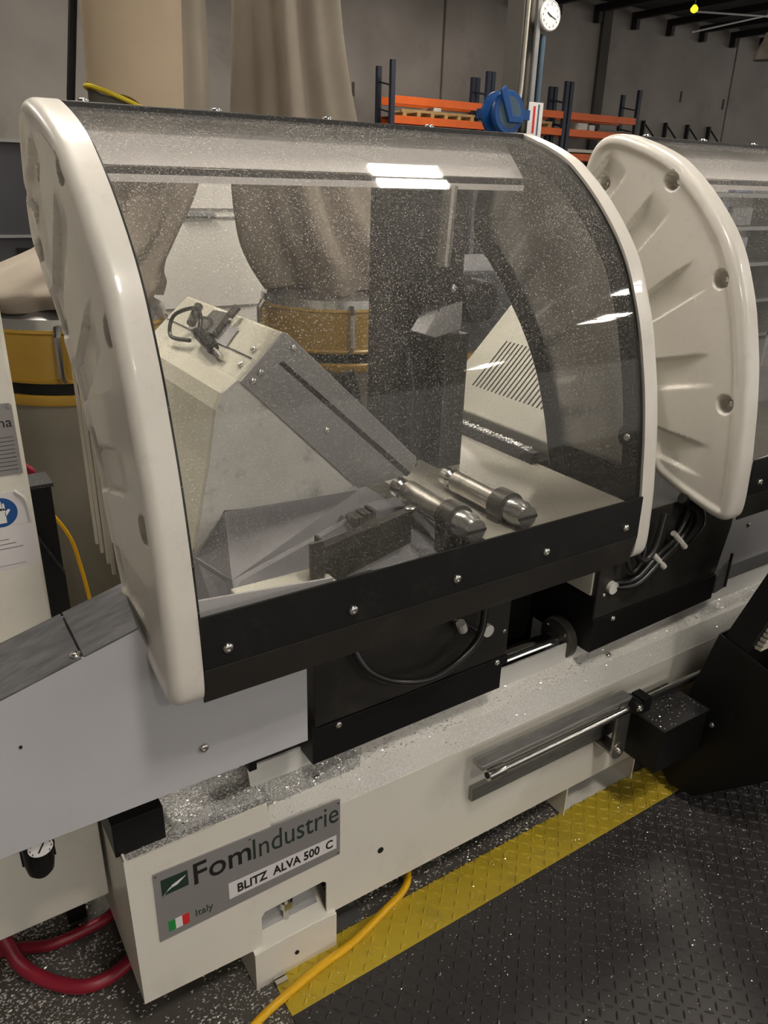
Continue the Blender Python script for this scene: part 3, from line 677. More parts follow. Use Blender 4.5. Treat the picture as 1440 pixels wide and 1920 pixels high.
# second head
h2 = thing('sawing_unit', 'second saw head, black carriage with cables tied along its front', 'saw head', (1.53, 1.2, .517))
MB().prism([(1.293, .600), (1.758, .600), (1.787, .74), (1.787, .86), (1.293, .86)], 'y', 1.040, 1.36).obj('carriage', 'brown_black', h2, bev=.002)
a2 = MB().prism([(1.288, .517), (1.757, .533), (1.757, .606), (1.288, .606)], 'y', 1.034, 1.040).obj('apron', 'black', h2, bev=.001)
MB().box(1.288, 1.293, 1.040, 1.34, .517, .66).obj('apron_side', 'black', h2)
MB().box(1.287, 1.293, 1.055, 1.34, .665, .80).obj('side_plate', 'cream_head', h2)
screw(a2, (1.356, 1.034, .593), '-y', .9); screw(h2, (1.318, 1.04, .665), '-y', .7); screw(h2, (1.752, 1.04, .585), '-y', .8); screw(h2, (1.29, 1.10, .70), '-x', .7)
f = MB(); f.lathe([(.050, 1.266), (.054, 1.270), (.054, 1.288)], (0, 1.125, .515), 'x', 30); fl_ = f.obj('shaft_flange', 'fence', h2, smooth=40)
for k in range(4):
    a = pi / 4 + pi / 2 * k; screw(fl_, (1.267, 1.125 + .042 * cos(a), .510 + .042 * sin(a)), '-x', .55)
MB().prism([(1.757, .55), (1.80, .557), (1.808, .64), (1.785, .63), (1.757, .60)], 'y', 1.030, 1.036).obj('corner_bracket', 'rail_plate', h2)
MB().box(1.797, 1.803, 1.026, 1.031, .56, .66).obj('bracket_slot', 'dark', h2)
MB().tube(smooth_path([(1.343, 1.042, .679), (1.398, 1.015, .684), (1.468, 1.012, .729), (1.534, 1.015, .765), (1.60, 1.03, .83)]), .008, 10).obj('cable', 'rubber', h2, smooth=60)
MB().tube(smooth_path([(1.343, 1.042, .690), (1.398, 1.02, .697), (1.46, 1.018, .742), (1.528, 1.02, .778), (1.58, 1.03, .85)]), .007, 10).obj('cable', 'rubber', h2, smooth=60)
MB().tube(smooth_path([(1.36, 1.025, .86), (1.36, 1.005, .79), (1.385, 1.0, .755), (1.42, 1.0, .78), (1.45, 1.01, .86)]), .008, 10).obj('cable', 'rubber', h2, smooth=60)
MB().tube(smooth_path([(1.33, 1.03, .87), (1.335, 1.0, .76), (1.36, 1.0, .735), (1.385, 1.0, .78), (1.39, 1.02, .86)]), .006, 10).obj('cable', 'rubber', h2, smooth=60)
MB().tube(smooth_path([(1.56, 1.03, .74), (1.59, 1.01, .80), (1.57, 1.01, .85), (1.52, 1.02, .88)]), .014, 12).obj('hose', 'rubber', h2, smooth=60)
MB().lathe([(.016, 1.030), (.016, 1.042)], (1.338, 0, .682), 'y', 20).obj('grommet', 'white_plastic', h2)
for x, z in ((1.462, .729), (1.530, .766)):
    MB().tube([(x - .022, 1.018, z + .026), (x + .018, 1.006, z - .016)], .0075, 10).obj('cable_tie', 'nylon_tie', h2)
MB().tube([(1.60, 1.03, .80), (1.622, 1.02, .79)], .012, 10).obj('plug', 'nylon_tie', h2)
# second tilted cover with louvres, seen through the opening of the near guard
n2 = Vector((-1, 0, 1)).normalized(); u2 = Vector((1, 0, 1)).normalized(); O2 = Vector((1.262, 0, .997))
def on2(u, y, h=0.0): p = O2 + u2 * u + n2 * h; return (p.x, y, p.z)
b = MB(); yy0, yy1 = 1.20, 1.66; pr = [on2(0, 0), on2(.36, 0), (1.62, 0, 1.15), (1.50, 0, .99), (1.40, 0, .94), (1.27, 0, .96)]
c2 = MB().prism([(p[0], p[2]) for p in pr], 'y', yy0, yy1).obj('saw_cover', 'cream_head', h2, bev=.004)
for k in range(20):
    y = 1.575 - .0155 * k
    MB().slab([on2(.075, y, .0008), on2(.23, y, .0008), on2(.23, y - .0048, .0008), on2(.075, y - .0048, .0008)], .0006, n2).obj('louvre', 'dark', c2)
MB().box(1.22, 1.30, 1.20, 1.72, .93, .965).obj('cover_tray', 'black_dusty', h2)
chips('ledge_swarf', [(random.uniform(1.176, 1.194), 1.2 + .42 * random.random(), .998 + random.uniform(0, .006)) for _ in range(700)], .003, parent=hd)

# ================================================================== CONTROL CONSOLE (right)
cn = thing('control_console', 'black folded sheet control console standing on the mat at right', 'console', (1.8, .75, .03))
side = [(.90, .545), (.985, .155), (.997, .080), (.945, .030), (.868, .048), (.60, .34), (.56, .40), (.60, .455), (.762, .515)]
MB().prism(side, 'x', 1.60, 1.604).obj('side_panel', 'black', cn, bev=.001)
MB().prism(side, 'x', 2.14, 2.144).obj('side_panel', 'black', cn, bev=.001)
MB().slab([(1.604, .90, .545), (1.604, .985, .155), (2.14, .985, .155), (2.14, .90, .545)], .004, (0, 1, 0)).obj('back_panel', 'black', cn)
MB().slab([(1.604, .868, .048), (1.604, .60, .34), (2.14, .60, .34), (2.14, .868, .048)], .004, (0, -1, -1)).obj('belly_panel', 'black', cn)
MB().slab([(1.604, .945, .030), (1.604, .868, .048), (2.14, .868, .048), (2.14, .945, .030)], .004, (0, 0, -1)).obj('bottom_panel', 'black', cn)
# upper screen housing leaning up behind the sloping front
up = [(.885, .545), (.905, .535), (.84, .79), (.74, 1.06), (.70, 1.05), (.80, .77)]
up = [(.888, .536), (.830, .730), (.74, 1.0), (.60, .96), (.70, .66), (.764, .512)]
MB().prism([(.888, .540), (.821, .753), (.73, 1.02), (.69, 1.00), (.765, .74), (.826, .524)], 'x', 1.604, 1.61).obj('screen_cheek', 'black', cn)
MB().slab([(1.61, .826, .524), (1.61, .765, .74), (1.61, .69, 1.0), (2.14, .69, 1.0), (2.14, .765, .74), (2.14, .826, .524)], .03, (0, -1, .3)).obj('screen_back', 'black', cn)
rb = MB()
for k in range(16):
    t = .015 + k * .0145; y = .826 - t * .272 - .006; z = .524 + t * .962
    MB().box(1.625, 2.12, y - .012, y + .004, z, z + .0085).obj('rib', 'rib_cream', cn)
screw(cn, (1.600, .865, .29), '-x', .9)
# arm box between bed rail and console
MB().box(1.425, 1.60, .885, 1.012, .195, .325).obj('arm_box', 'black', cn, bev=.001)
MB().box(1.425, 1.60, .880, 1.012, .325, .329).obj('arm_lid', 'black_dusty', cn)
chips('arm_swarf', [(random.uniform(1.43, 1.60), random.uniform(.885, 1.0), .3295) for _ in range(90)], .002, parent=cn)

# ================================================================== FLOOR MAT
mt = thing('floor_mat', 'black diamond-tread rubber mat with a yellow border along the bed', 'floor mat', (1.4, .5, 0))
MX0, MX1, MY0, YS, MY1 = .430, 3.4, -.9, .930, 1.042
MB().box(MX0, MX1, MY0, YS, .0, .006).obj('mat_field', 'mat_black', mt, bev=.001)
MB().box(MX0, MX1, YS, MY1, .0, .0062).obj('mat_border', 'mat_yellow', mt, bev=.001)
def treads(name, m, x0, x1, y0, y1):
    b = MB(); s = .0238; i = 0; y = y0 + s / 2
    while y < y1 - .004:
        j = 0; x = x0 + s / 2
        while x < x1 - .004:
            a = radians(45) if (i + j) % 2 else radians(-45)
            c, d = cos(a), sin(a); L, w, h = .0112, .0027, .0034; k = len(b.v)
            for u, v, z in ((-L, 0, 0), (-L * .45, -w, 0), (L * .45, -w, 0), (L, 0, 0), (L * .45, w, 0), (-L * .45, w, 0), (-L * .55, 0, h), (L * .55, 0, h)):
                b.v.append((x + u * c - v * d, y + u * d + v * c, .0061 + z))
            b.f += [(k, k + 1, k + 6), (k + 1, k + 2, k + 7, k + 6), (k + 2, k + 3, k + 7), (k + 3, k + 4, k + 7), (k + 4, k + 5, k + 6, k + 7), (k + 5, k, k + 6)]
            x += s; j += 1
        y += s; i += 1
    o = b.obj(name, m, mt, smooth=50); o['kind'] = 'stuff'; return o
treads('tread_pattern', 'mat_black', MX0, 2.6, .0, YS); treads('border_tread_pattern', 'mat_yellow', MX0, 2.6, YS, MY1)
sp = []
for _ in range(5200):
    x = random.uniform(.44, 2.3); y = .93 - abs(random.gauss(0, .28)) if random.random() < .8 else random.uniform(.93, 1.04)
    if y < .1: continue
    if random.random() < .35 + .65 * sm((x - .6) / .9): sp.append((x, y, .0068))
chips('mat_swarf', sp, .0019, 'fine bright metal chips scattered over the black mat')
sp = []
for _ in range(26000):
    x = random.uniform(-.35, .44); y = random.uniform(.86, 1.75)
    dens = .28 + .72 * (sm((.22 - x) / .3)) * (.35 + .65 * sm((sin(x * 23 + 1.2) * sin(y * 19) + .5)))
    if x > .16 and y > 1.03: dens *= .35
    if random.random() < dens: sp.append((x, y, .001))
for _ in range(2500): sp.append((random.uniform(.43, 1.3), random.uniform(1.045, 1.3), .001))
chips('floor_swarf', sp, .0032, 'pale metal chips strewn over the dark concrete at left', m='chip')
of = thing('profile_offcut', 'short ribbed aluminium offcut on the floor beside the near foot', 'offcut', (.44, 1.01, 0))
for k in range(3): MB().box(.430, .456, 1.000 + .013 * k, 1.010 + .013 * k, .0, .014).obj('wall', 'steel', of)
MB().box(.430, .456, 1.0, 1.036, 0, .004).obj('web', 'steel', of)

# ================================================================== HOSE, CABLE
yc = MB().tube(smooth_path([(.90, 1.20, .012), (.834, 1.11, .018), (.792, 1.058, .016), (.714, 1.03, .016), (.61, .999, .016), (.524, .987, .016), (.441, .970, .016), (.361, .952, .010), (.25, .90, .010), (.1, .8, .010)]), .0088, 12).obj('extension_cable', 'cable_yellow', smooth=60)
tag(yc, 'bright yellow cable running from under the bed across the mat border', 'cable')
rh = MB().tube(smooth_path([(.26, 1.24, .020), (.189, 1.208, .020), (.136, 1.193, .020), (.085, 1.204, .020), (.033, 1.25, .022), (-.008, 1.30, .04), (-.028, 1.34, .09), (-.06, 1.36, .17), (-.2, 1.4, .3)]), .0145, 14).obj('air_hose', 'hose_red', smooth=60)
tag(rh, 'dark red hose curling in front on the floor at left', 'hose')
rh2 = MB().tube(smooth_path([(.27, 1.40, .016), (.187, 1.346, .016), (.115, 1.335, .016), (.050, 1.338, .016), (-.02, 1.37, .016), (-.2, 1.42, .016), (-.4, 1.4, .016)]), .0125, 14).obj('air_hose', 'hose_red', smooth=60)
tag(rh2, 'dark red hose lying farther back along the white lower cabinet', 'hose')

# ================================================================== LEFT CABINET
cb = thing('control_cabinet', 'cream upright cabinet with warning stickers cut by the left edge', 'cabinet', (0, 1.6, 0))
MB().box(-.55, .178, 1.45, 1.78, .0, 1.62).obj('body', 'cream', cb, bev=.006)
np_ = MB().prism([(-.02, 1.045), (.170, 1.046), (.170, 1.172), (.166, 1.176), (-.02, 1.178)], 'y', 1.4475, 1.45).obj('data_plate', 'sign_grey', cb)
text('lettering', 'na', np_, (.142, 1.4472, 1.134), .026, 'ink_black')
text('lettering', 'achine', np_, (.122, 1.4472, 1.124), .008, 'ink_black')
for k in range(9): MB().box(-.02, .164, 1.447, 1.4476, 1.055 + .0075 * k, 1.0558 + .0075 * k).obj('table_line', 'ink_black', np_)
for z in (1.172, 1.050): MB().lathe([(.0035, 1.4445), (.0035, 1.4476)], (.164, 0, z), 'y', 10).obj('rivet', 'screw', np_)
gs = MB().box(.06, .166, 1.449, 1.45, .947, 1.014).obj('glove_sticker', 'paper', cb)
MB().lathe([(.0285, 1.4484), (.0285, 1.4491)], (.122, 0, .976), 'y', 36).obj('blue_disc', 'safety_blue', gs)
gv = MB()
def gbox(x0, x1, z0, z1): gv.prism([(x0, z0), (x1, z0), (x1, z1 - .002), (x1 - .0018, z1), (x0 + .0018, z1), (x0, z1 - .002)], 'y', 1.4478, 1.4485)
gbox(.112, .130, .955, .984)
for x, h in ((.1118, .995), (.1166, .9995), (.1214, .9985), (.1262, .994)): gbox(x, x + .0040, .980, h)
gv.prism([(.129, .966), (.1385, .979), (.1355, .9815), (.129, .976)], 'y', 1.4478, 1.4485)
gv.obj('glove_pictogram', 'flag_white', gs)
pp = MB().box(.0, .174, 1.449, 1.45, .862, .944).obj('paper_label', 'paper', cb)
for k, (x0, x1) in enumerate(((.10, .128), (.11, .139), (.10, .150))): MB().box(x0, x1, 1.4486, 1.4492, .921 - .009 * k, .9225 - .009 * k).obj('print_line', 'seam', pp)
MB().box(.03, .15, 1.4486, 1.4492, .869, .8698).obj('print_line', 'seam', pp)
MB().tube(smooth_path([(.150, 1.445, 1.015), (.164, 1.440, 1.0), (.168, 1.440, .975), (.168, 1.445, .953)]), .0028, 8).obj('wire', 'white_plastic', cb)
# black post with a swarf-covered shelf behind it
bx = thing('black_bracket', 'black boxy post with swarf-dusted shelf behind the left cabinet', 'bracket', (.23, 1.75, .5))
MB().box(.185, .252, 1.70, 1.80, .0, .70).obj('post', 'black', bx); MB().box(.19, .25, 1.70, 1.76, .70, .92).obj('arm', 'black', bx)
MB().slab([(.185, 1.69, .865), (.252, 1.69, .71), (.252, 1.80, .71), (.185, 1.80, .865)], .005, (.9, 0, .4)).obj('shelf', 'black_dusty', bx)
MB().box(.188, .254, 1.69, 1.77, .92, .928).obj('lid', 'black_dusty', bx)
rr = MB().tube(smooth_path([(.15, 1.83, .90), (.19, 1.84, .928), (.225, 1.85, .912), (.24, 1.86, .85), (.24, 1.87, .5), (.24, 1.88, .02)]), .012, 12).obj('air_hose', 'hose_red', smooth=60)
tag(rr, 'dark red hose looping behind the black post by the drum', 'hose')

# ================================================================== DUST COLLECTORS
def folded_bag(name, m, rows, nf, amp, seed, parent=None, n=120, skew=0.0):
    """rows: (cx, cy, z, rx, ry); folds run down the cloth"""
    rnd = random.Random(seed); ph = [rnd.uniform(0, 6.28) for _ in range(6)]; b = MB(); P = smooth_path([(r[0], r[1], r[2]) for r in rows], 6); Rx = smooth_path([(r[3], r[4], 0) for r in rows], 6); m_ = len(P)
    for i in range(m_):
        t = i / (m_ - 1)
        for k in range(n):
            a = 2 * pi * k / n
            w = 1 + amp * (sin(nf * a + ph[0] + 1.2 * sin(2.2 * t + ph[1])) * .6 + .45 * sin((nf * 2 - 1) * a + ph[2] - 1.5 * t) * (1 - .5 * t) + .35 * sin(3 * a + ph[3] + 3 * t))
            b.v.append((P[i].x + Rx[i].x * w * cos(a), P[i].y + Rx[i].y * w * sin(a), P[i].z + .012 * sin(5 * a + ph[4]) * t - skew * cos(a) * t))
    for i in range(m_ - 1):
        for k in range(n): b.f.append((i * n + k, i * n + (k + 1) % n, (i + 1) * n + (k + 1) % n, (i + 1) * n + k))
    b.f.append(tuple(range(n))); b.f.append(tuple((m_ - 1) * n + k for k in range(n)))
    return b.obj(name, m, parent, smooth=70)
def drum(x, y, label, label_bag):
    d = thing('dust_drum', label, 'drum', (x, y, 0), 'dust collector drums')
    R = .30
    MB().lathe([(R - .012, .16), (R - .004, .20), (R - .004, .86), (R, .885)], (x, y, 0), 'z', 56).obj('barrel', 'drum_grey', d, smooth=40)
    MB().lathe([(R + .006, .885), (R + .010, .890), (R + .010, .912), (R + .004, .918)], (x, y, 0), 'z', 56).obj('lower_hoop', 'drum_yellow', d, smooth=40)
    MB().lathe([(R - .002, .915), (R - .002, .955)], (x, y, 0), 'z', 56).obj('gasket', 'black', d, smooth=40)
    MB().lathe([(R + .006, .955), (R + .008, .962), (R + .001, .968), (R + .001, 1.10), (R + .007, 1.106), (R + .004, 1.115)], (x, y, 0), 'z', 56).obj('collar', 'drum_yellow', d, smooth=40)
    MB().lathe([(R + .002, 1.115), (R - .002, 1.145), (.26, 1.165), (.23, 1.17)], (x, y, 0), 'z', 56).obj('clamp_ring', 'galvanised', d, smooth=40)
    for k in range(5):
        a = radians(-110 + 72 * k); hx, hy = x + (R + .012) * cos(a), y + (R + .012) * sin(a)
        t_ = MB().tube([(hx, hy, .965), (hx + .02 * cos(a), hy + .02 * sin(a), .985), (hx + .02 * cos(a), hy + .02 * sin(a), 1.10), (hx, hy, 1.125)], .011, 8); t_.obj('latch', 'steel', d)
    for k in range(3):
        a = radians(30 + 120 * k); MB().box(x + .24 * cos(a) - .02, x + .24 * cos(a) + .02, y + .24 * sin(a) - .02, y + .24 * sin(a) + .02, .0, .17).obj('leg', 'drum_yellow', d)
    MB().box(x - .30, x + .30, y - .26, y - .20, .05, .12).obj('stand_rail', 'drum_yellow', d)
    return d
D1 = (.55, 2.74); D2 = (1.56, 2.74)
d1 = drum(*D1, 'yellow-collared grey dust drum at left behind the white end panel', '')
MB().prism([(.555, .58), (.66, .58), (.66, .80), (.555, .80)], 'y', D1[1] - .303, D1[1] - .28).obj('sight_frame', 'galvanised', d1, bev=.004)
MB().prism([(.565, .60), (.65, .60), (.65, .79), (.565, .79)], 'y', D1[1] - .306, D1[1] - .302).obj('sight_window', 'interior_dark', d1)
d2 = drum(*D2, 'yellow-collared dust drum seen through the clear guard', '')
b1 = folded_bag('filter_bag', 'canvas', [(.90, 2.74, 2.9, .165, .12), (.90, 2.74, 2.2, .165, .12), (.88, 2.74, 1.75, .175, .15), (.82, 2.74, 1.52, .175, .2), (.73, 2.74, 1.36, .18, .22), (.60, 2.74, 1.26, .26, .27), (.55, 2.74, 1.215, .305, .30), (.55, 2.74, 1.17, .285, .285)], 7, .12, 3)
tag(b1, 'brown canvas filter bag gathered down onto the left drum', 'filter bag', 'canvas bags above the drums')
b1u = folded_bag('filter_sleeve', 'canvas_tan', [(.80, 2.52, 3.0, .142, .07), (.785, 2.50, 2.4, .138, .07), (.758, 2.48, 1.95, .136, .075), (.745, 2.47, 1.715, .134, .08)], 2, .025, 5, skew=.055)
tag(b1u, 'tan canvas sleeve with yellow bottom hem at upper left', 'filter bag', 'canvas bags above the drums')
hm = []
for k in range(49):
    a = 2 * pi * k / 48; hm.append((.745 + .136 * cos(a), 2.47 + .082 * sin(a), 1.714 - .055 * cos(a)))
MB().tube(hm, .006, 6).obj('yellow_hem', 'hem_yellow', b1u)
mouth = MB()  # dark tube under the hem, painted shade of the sleeve's inside
for dz in (0, -.05, -.10):
    for k in range(48):
        a = 2 * pi * k / 48; mouth.v.append((.745 + .130 * cos(a), 2.47 + .076 * sin(a), 1.716 - .055 * cos(a) + dz))
for r_ in range(2):
    for k in range(48): mouth.f.append((r_ * 48 + k, r_ * 48 + (k + 1) % 48, (r_ + 1) * 48 + (k + 1) % 48, (r_ + 1) * 48 + k))
mouth.f.append(tuple(range(96, 144))); mouth.f.append(tuple(range(48)))
mouth.obj('interior_shade', 'interior_dark', b1u, smooth=60)
b2 = folded_bag('filter_bag', 'canvas', [(1.36, 2.72, 2.9, .155, .14), (1.36, 2.72, 2.3, .155, .14), (1.365, 2.72, 1.95, .17, .16), (1.40, 2.72, 1.6, .215, .2), (1.46, 2.73, 1.38, .25, .25), (1.53, 2.74, 1.26, .275, .27), (1.56, 2.74, 1.165, .255, .255)], 6, .21, 11)
tag(b2, 'brown pleated canvas filter bag above the drum behind the guard', 'filter bag', 'canvas bags above the drums')
pf = MB().tube([(.665, 2.60, 2.2), (.595, 2.60, 1.736), (.56, 2.60, 1.5), (.53, 2.6, 1.30)], .012, 8).obj('frame_pole', 'black')
tag(pf, 'slim black frame pole left of the tan canvas sleeve', 'pole')
dh = MB()
P = smooth_path([(1.58, 2.22, .10), (1.50, 2.14, .45), (1.43, 2.09, .72), (1.46, 2.12, .90), (1.56, 2.2, .95)], 10)
dh.tube(P, [.065 + (.006 if i % 2 else 0) for i in range(len(P))], 18)
dho = dh.obj('duct_hose', 'corrugated', smooth=20); tag(dho, 'brown corrugated duct hose below the drum behind the guard', 'hose')
plb = folded_bag('plastic_sack', 'black_satin', [(1.22, 2.29, .02, .19, .09), (1.22, 2.29, .35, .22, .11), (1.23, 2.29, .70, .20, .10), (1.24, 2.29, .93, .12, .06)], 7, .14, 21)
tag(plb, 'crumpled dark plastic sack beside the drum behind the guard', 'sack')

yh_ = MB().tube(smooth_path([(.24, 2.2, .74), (.30, 2.2, .67), (.352, 2.2, .57), (.372, 2.2, .46), (.388, 2.2, .30), (.41, 2.22, .05), (.5, 2.2, .012)]), .006, 10).obj('air_line', 'cable_yellow', smooth=60)
tag(yh_, 'thin yellow hose hanging in front of the left drum', 'hose')
# ================================================================== BACKGROUND FURNITURE
dc = thing('steel_cabinet', 'charcoal steel cabinet standing far left behind the drums', 'cabinet', (.2, 4.3, 0))
MB().box(-1.2, 1.10, 4.0, 4.7, 0, 1.672).obj('body', 'cabinet_dark', dc, bev=.006)
MB().box(-1.2, 1.10, 3.990, 4.0, 1.268, 1.280).obj('drawer_lip', 'conduit', dc); MB().box(-1.2, 1.10, 3.99, 4.0, 1.660, 1.674).obj('top_lip', 'conduit', dc)
MB().box(.60, .72, 3.985, 4.0, 1.20, 1.225).obj('handle', 'black', dc)
wc = thing('white_enclosure', 'white panelled enclosure standing behind the canvas bags', 'enclosure', (2.2, 4.7, 0))
MB().box(1.25, 3.05, 4.5, 5.2, 0, 1.76).obj('body', 'cabinet_white', wc, bev=.008)
for z in (1.370, 1.325, .825): MB().box(1.25, 3.05, 4.494, 4.5, z, z + .009).obj('panel_joint', 'seam', wc)
for x in (2.80, 2.95): MB().box(x, x + .012, 4.494, 4.5, .2, 1.74).obj('panel_joint', 'seam', wc)
MB().box(1.55, 1.75, 4.475, 4.494, 1.338, 1.358).obj('handle', 'conduit', wc)
# dark machinery behind the column and to its right
dm = thing('dark_machine', 'dark machine housing glimpsed behind the black column', 'machine', (2.6, 3.0, 0))
MB().box(2.15, 3.2, 2.9, 3.6, 0, 1.18).obj('body', 'cabinet_dark', dm, bev=.02); MB().lathe([(.09, 2.78), (.10, 2.82), (.10, 2.92)], (2.35, 0, 1.05), 'y', 24).obj('motor', 'black', dm, smooth=40)
MB().box(2.2, 2.5, 2.86, 2.9, .72, .80).obj('yellow_trim', 'drum_yellow', dm)

# steel column, clock, sign, reel
YC = 7.5
cl_ = thing('steel_column', 'grey-brown steel building column rising to the dark roof', 'column', (6.77, YC, 0))
MB().box(6.61, 6.66, YC, YC + .28, 0, 5.05).obj('flange', 'column_paint', cl_); MB().box(6.66, 6.88, YC + .10, YC + .16, 0, 5.05).obj('web', 'column_paint', cl_); MB().box(6.88, 6.93, YC, YC + .28, 0, 5.05).obj('flange', 'column_paint', cl_)
MB().tube([(6.80, YC - .03, 0), (6.80, YC - .03, 5.0)], .035, 12).obj('conduit', 'conduit', cl_); MB().tube([(6.90, YC - .03, 0), (6.90, YC - .03, 3.1)], .03, 12).obj('air_pipe', 'pipe_blue', cl_)
MB().tube(smooth_path([(6.655, YC - .04, 5.0), (6.65, YC - .04, 4.2), (6.64, YC - .04, 3.0), (6.62, YC - .05, 2.45), (6.52, YC - .08, 2.2)]), .014, 8).obj('cord', 'cord_cream', cl_)
ck = thing('wall_clock', 'round white wall clock high on the steel column', 'clock', (6.92, YC - .1, 3.27))
cx, cz = 6.915, 3.275
MB().lathe([(.150, YC - .06), (.152, YC - .095), (.140, YC - .105), (.135, YC - .098)], (cx, 0, cz), 'y', 36).obj('rim', 'white_plastic', ck, smooth=40)
MB().lathe([(.136, YC - .0988), (.136, YC - .0982)], (cx, 0, cz), 'y', 36).obj('dial', 'flag_white', ck)
for k in range(12):
    a = 2 * pi * k / 12; text('numeral', str(12 if k == 0 else k), ck, (cx + .108 * sin(a), YC - .1005, cz + .108 * cos(a) - .013), .036, 'ink_black', align='CENTER')
MB().prism([(cx - .03, cz + .006), (cx - .03, cz + .016), (cx + .085, cz - .028), (cx + .083, cz - .034)], 'y', YC - .1035, YC - .102).obj('hand', 'ink_black', ck)
MB().prism([(cx + .012, cz - .004), (cx + .004, cz - .012), (cx - .055, cz + .022), (cx - .05, cz + .03)], 'y', YC - .106, YC - .1045).obj('hand', 'ink_black', ck)
sg = thing('column_sign', 'small white sign with red print low on the steel column', 'sign', (6.86, YC - .08, 2.1))
MB().box(6.73, 6.95, YC - .085, YC - .08, 2.06, 2.42).obj('board', 'flag_white', sg)
MB().box(6.80, 6.835, YC - .0865, YC - .085, 2.10, 2.38).obj('red_print', 'flag_red', sg); MB().box(6.87, 6.895, YC - .0865, YC - .085, 2.08, 2.40).obj('blue_print', 'pipe_blue', sg)
rl_ = thing('hose_reel', 'bright blue hose reel mounted beside the steel column', 'hose reel', (6.15, 7.1, 1.9))
ry, rx_, rz_ = 7.1, 6.16, 2.26
MB().lathe([(.205, ry - .02), (.215, ry), (.215, ry + .03), (.13, ry + .05), (.13, ry + .16), (.215, ry + .18), (.215, ry + .21)], (rx_, 0, rz_), 'y', 40).obj('spool', 'reel_blue', rl_, smooth=35)
MB().lathe([(.155, ry - .022), (.150, ry - .019)], (rx_, 0, rz_), 'y', 36).obj('spool_recess', 'pipe_blue', rl_)
MB().prism([(rx_ - .17, rz_ + .20), (rx_ - .10, rz_ + .25), (rx_ - .06, rz_ + .20), (rx_ + .03, rz_ - .03), (rx_ + .17, rz_ - .03), (rx_ + .17, rz_ - .10), (rx_ - .02, rz_ - .10)], 'y', ry - .05, ry - .02).obj('guide_arm', 'reel_blue', rl_, bev=.01)
MB().box(rx_ - .12, rx_ + .40, ry + .10, ry + .40, rz_ - .05, rz_ + .05).obj('mount', 'reel_blue', rl_)

# pallet racks
def rack(x0, x1, label, y=12.0, D=.42):
    r = thing('pallet_rack', label, 'pallet rack', ((x0 + x1) / 2, y, 0))
    for x in (x0, x1):
        for yy in (y, y + D): MB().box(x - .04, x + .04, yy - .035, yy + .035, 0, 3.36 if yy == y else 3.30).obj('upright', 'rack_blue', r)
        for z in (2.2, 2.62, 3.02): MB().tube([(x, y, z - .03), (x, y + D, z + .05)], .014, 6).obj('brace', 'rack_blue', r)
    for z in (2.02, 2.44, 2.73):
        for yy in (y, y + D): MB().box(x0 + .03, x1 - .03, yy - .03, yy + .03, z, z + .12).obj('beam', 'rack_orange', r)
        if z < 2.7: MB().box(x0 + .05, x1 - .05, y + .03, y + D - .03, z + .095, z + .108).obj('shelf_mesh', 'rack_blue', r)
    return r
rack(7.86, 9.88, 'left orange pallet rack bay against the concrete wall')
rack(9.98, 11.80, 'middle orange pallet rack bay behind the steel column')
rack(11.92, 13.84, 'right orange pallet rack bay behind the second guard')
def goods(name, m, x0, x1, z0, z1, label, cat, y0=11.98, y1=12.4):
    tag(MB().box(x0, x1, y0, y1, z0, z1).obj(name, m, bev=.008), label, cat)
pt = thing('timber_pallet', 'long yellow timber pallet on the left rack bay', 'pallet', (8.8, 12.2, 2.56))
MB().box(8.05, 9.62, 11.98, 12.02, 2.62, 2.66).obj('board', 'timber', pt); MB().box(8.05, 9.62, 12.36, 12.40, 2.62, 2.66).obj('board', 'timber', pt)
for k in range(6): MB().box(8.08 + .29 * k, 8.15 + .29 * k, 11.98, 12.40, 2.56, 2.62).obj('bearer', 'timber', pt)
pt2 = thing('timber_pallet', 'short yellow timber pallet on the middle rack bay', 'pallet', (10.6, 12.2, 2.56))
MB().box(10.1, 11.5, 11.98, 12.02, 2.62, 2.66).obj('board', 'timber', pt2); MB().box(10.1, 11.5, 12.36, 12.4, 2.62, 2.66).obj('board', 'timber', pt2)
for k in range(4): MB().box(10.12 + .43 * k, 10.2 + .43 * k, 11.98, 12.40, 2.56, 2.62).obj('bearer', 'timber', pt2)
goods('carton', 'carton', 8.72, 8.87, 2.66, 2.72, 'small pale carton lying on the long timber pallet', 'box')
goods('carton', 'carton', 12.22, 12.45, 2.56, 2.68, 'larger white carton on the right rack bay', 'box')
goods('carton', 'carton', 12.52, 12.66, 2.56, 2.66, 'smaller white carton beside the larger one on the rack', 'box')
goods('steel_stock', 'fence', 12.75, 13.75, 2.56, 2.60, 'dark steel stock lying on the right rack bay', 'stock')
goods('wrapped_bundle', 'carton', 11.9, 13.3, 2.16, 2.22, 'long pale wrapped bundle on the lower rack shelf', 'bundle')
# wall brackets and hanging pipes at right
for k, x in enumerate((15.42, 16.19, 16.98, 17.78)):
    w_ = MB(); w_.box(x - .02, x + .02, 13.10, 13.2, 2.45, 2.95); w_.tube([(x, 13.15, 2.93), (x + .28, 12.9, 2.50)], .02, 6); w_.box(x - .02, x + .02, 12.85, 13.2, 2.45, 2.49)
    tag(w_.obj('wall_bracket', 'joist'), ('first', 'second', 'third', 'fourth')[k] + ' black wall bracket from the left above the second guard', 'bracket', 'brackets on the concrete wall')
hp = thing('pipe_frame', 'thin grey ceiling pipes carrying a small yellow lamp at top right', 'pipe frame', (10.9, 8, 3.5))
MB().tube([(10.1, 8, 3.757), (11.75, 8, 3.885), (13, 8, 3.98)], .014, 8).obj('pipe', 'conduit', hp); MB().tube([(10.12, 8, 3.523), (11.75, 8, 3.905), (13, 8, 4.2)], .012, 8).obj('pipe', 'conduit', hp)
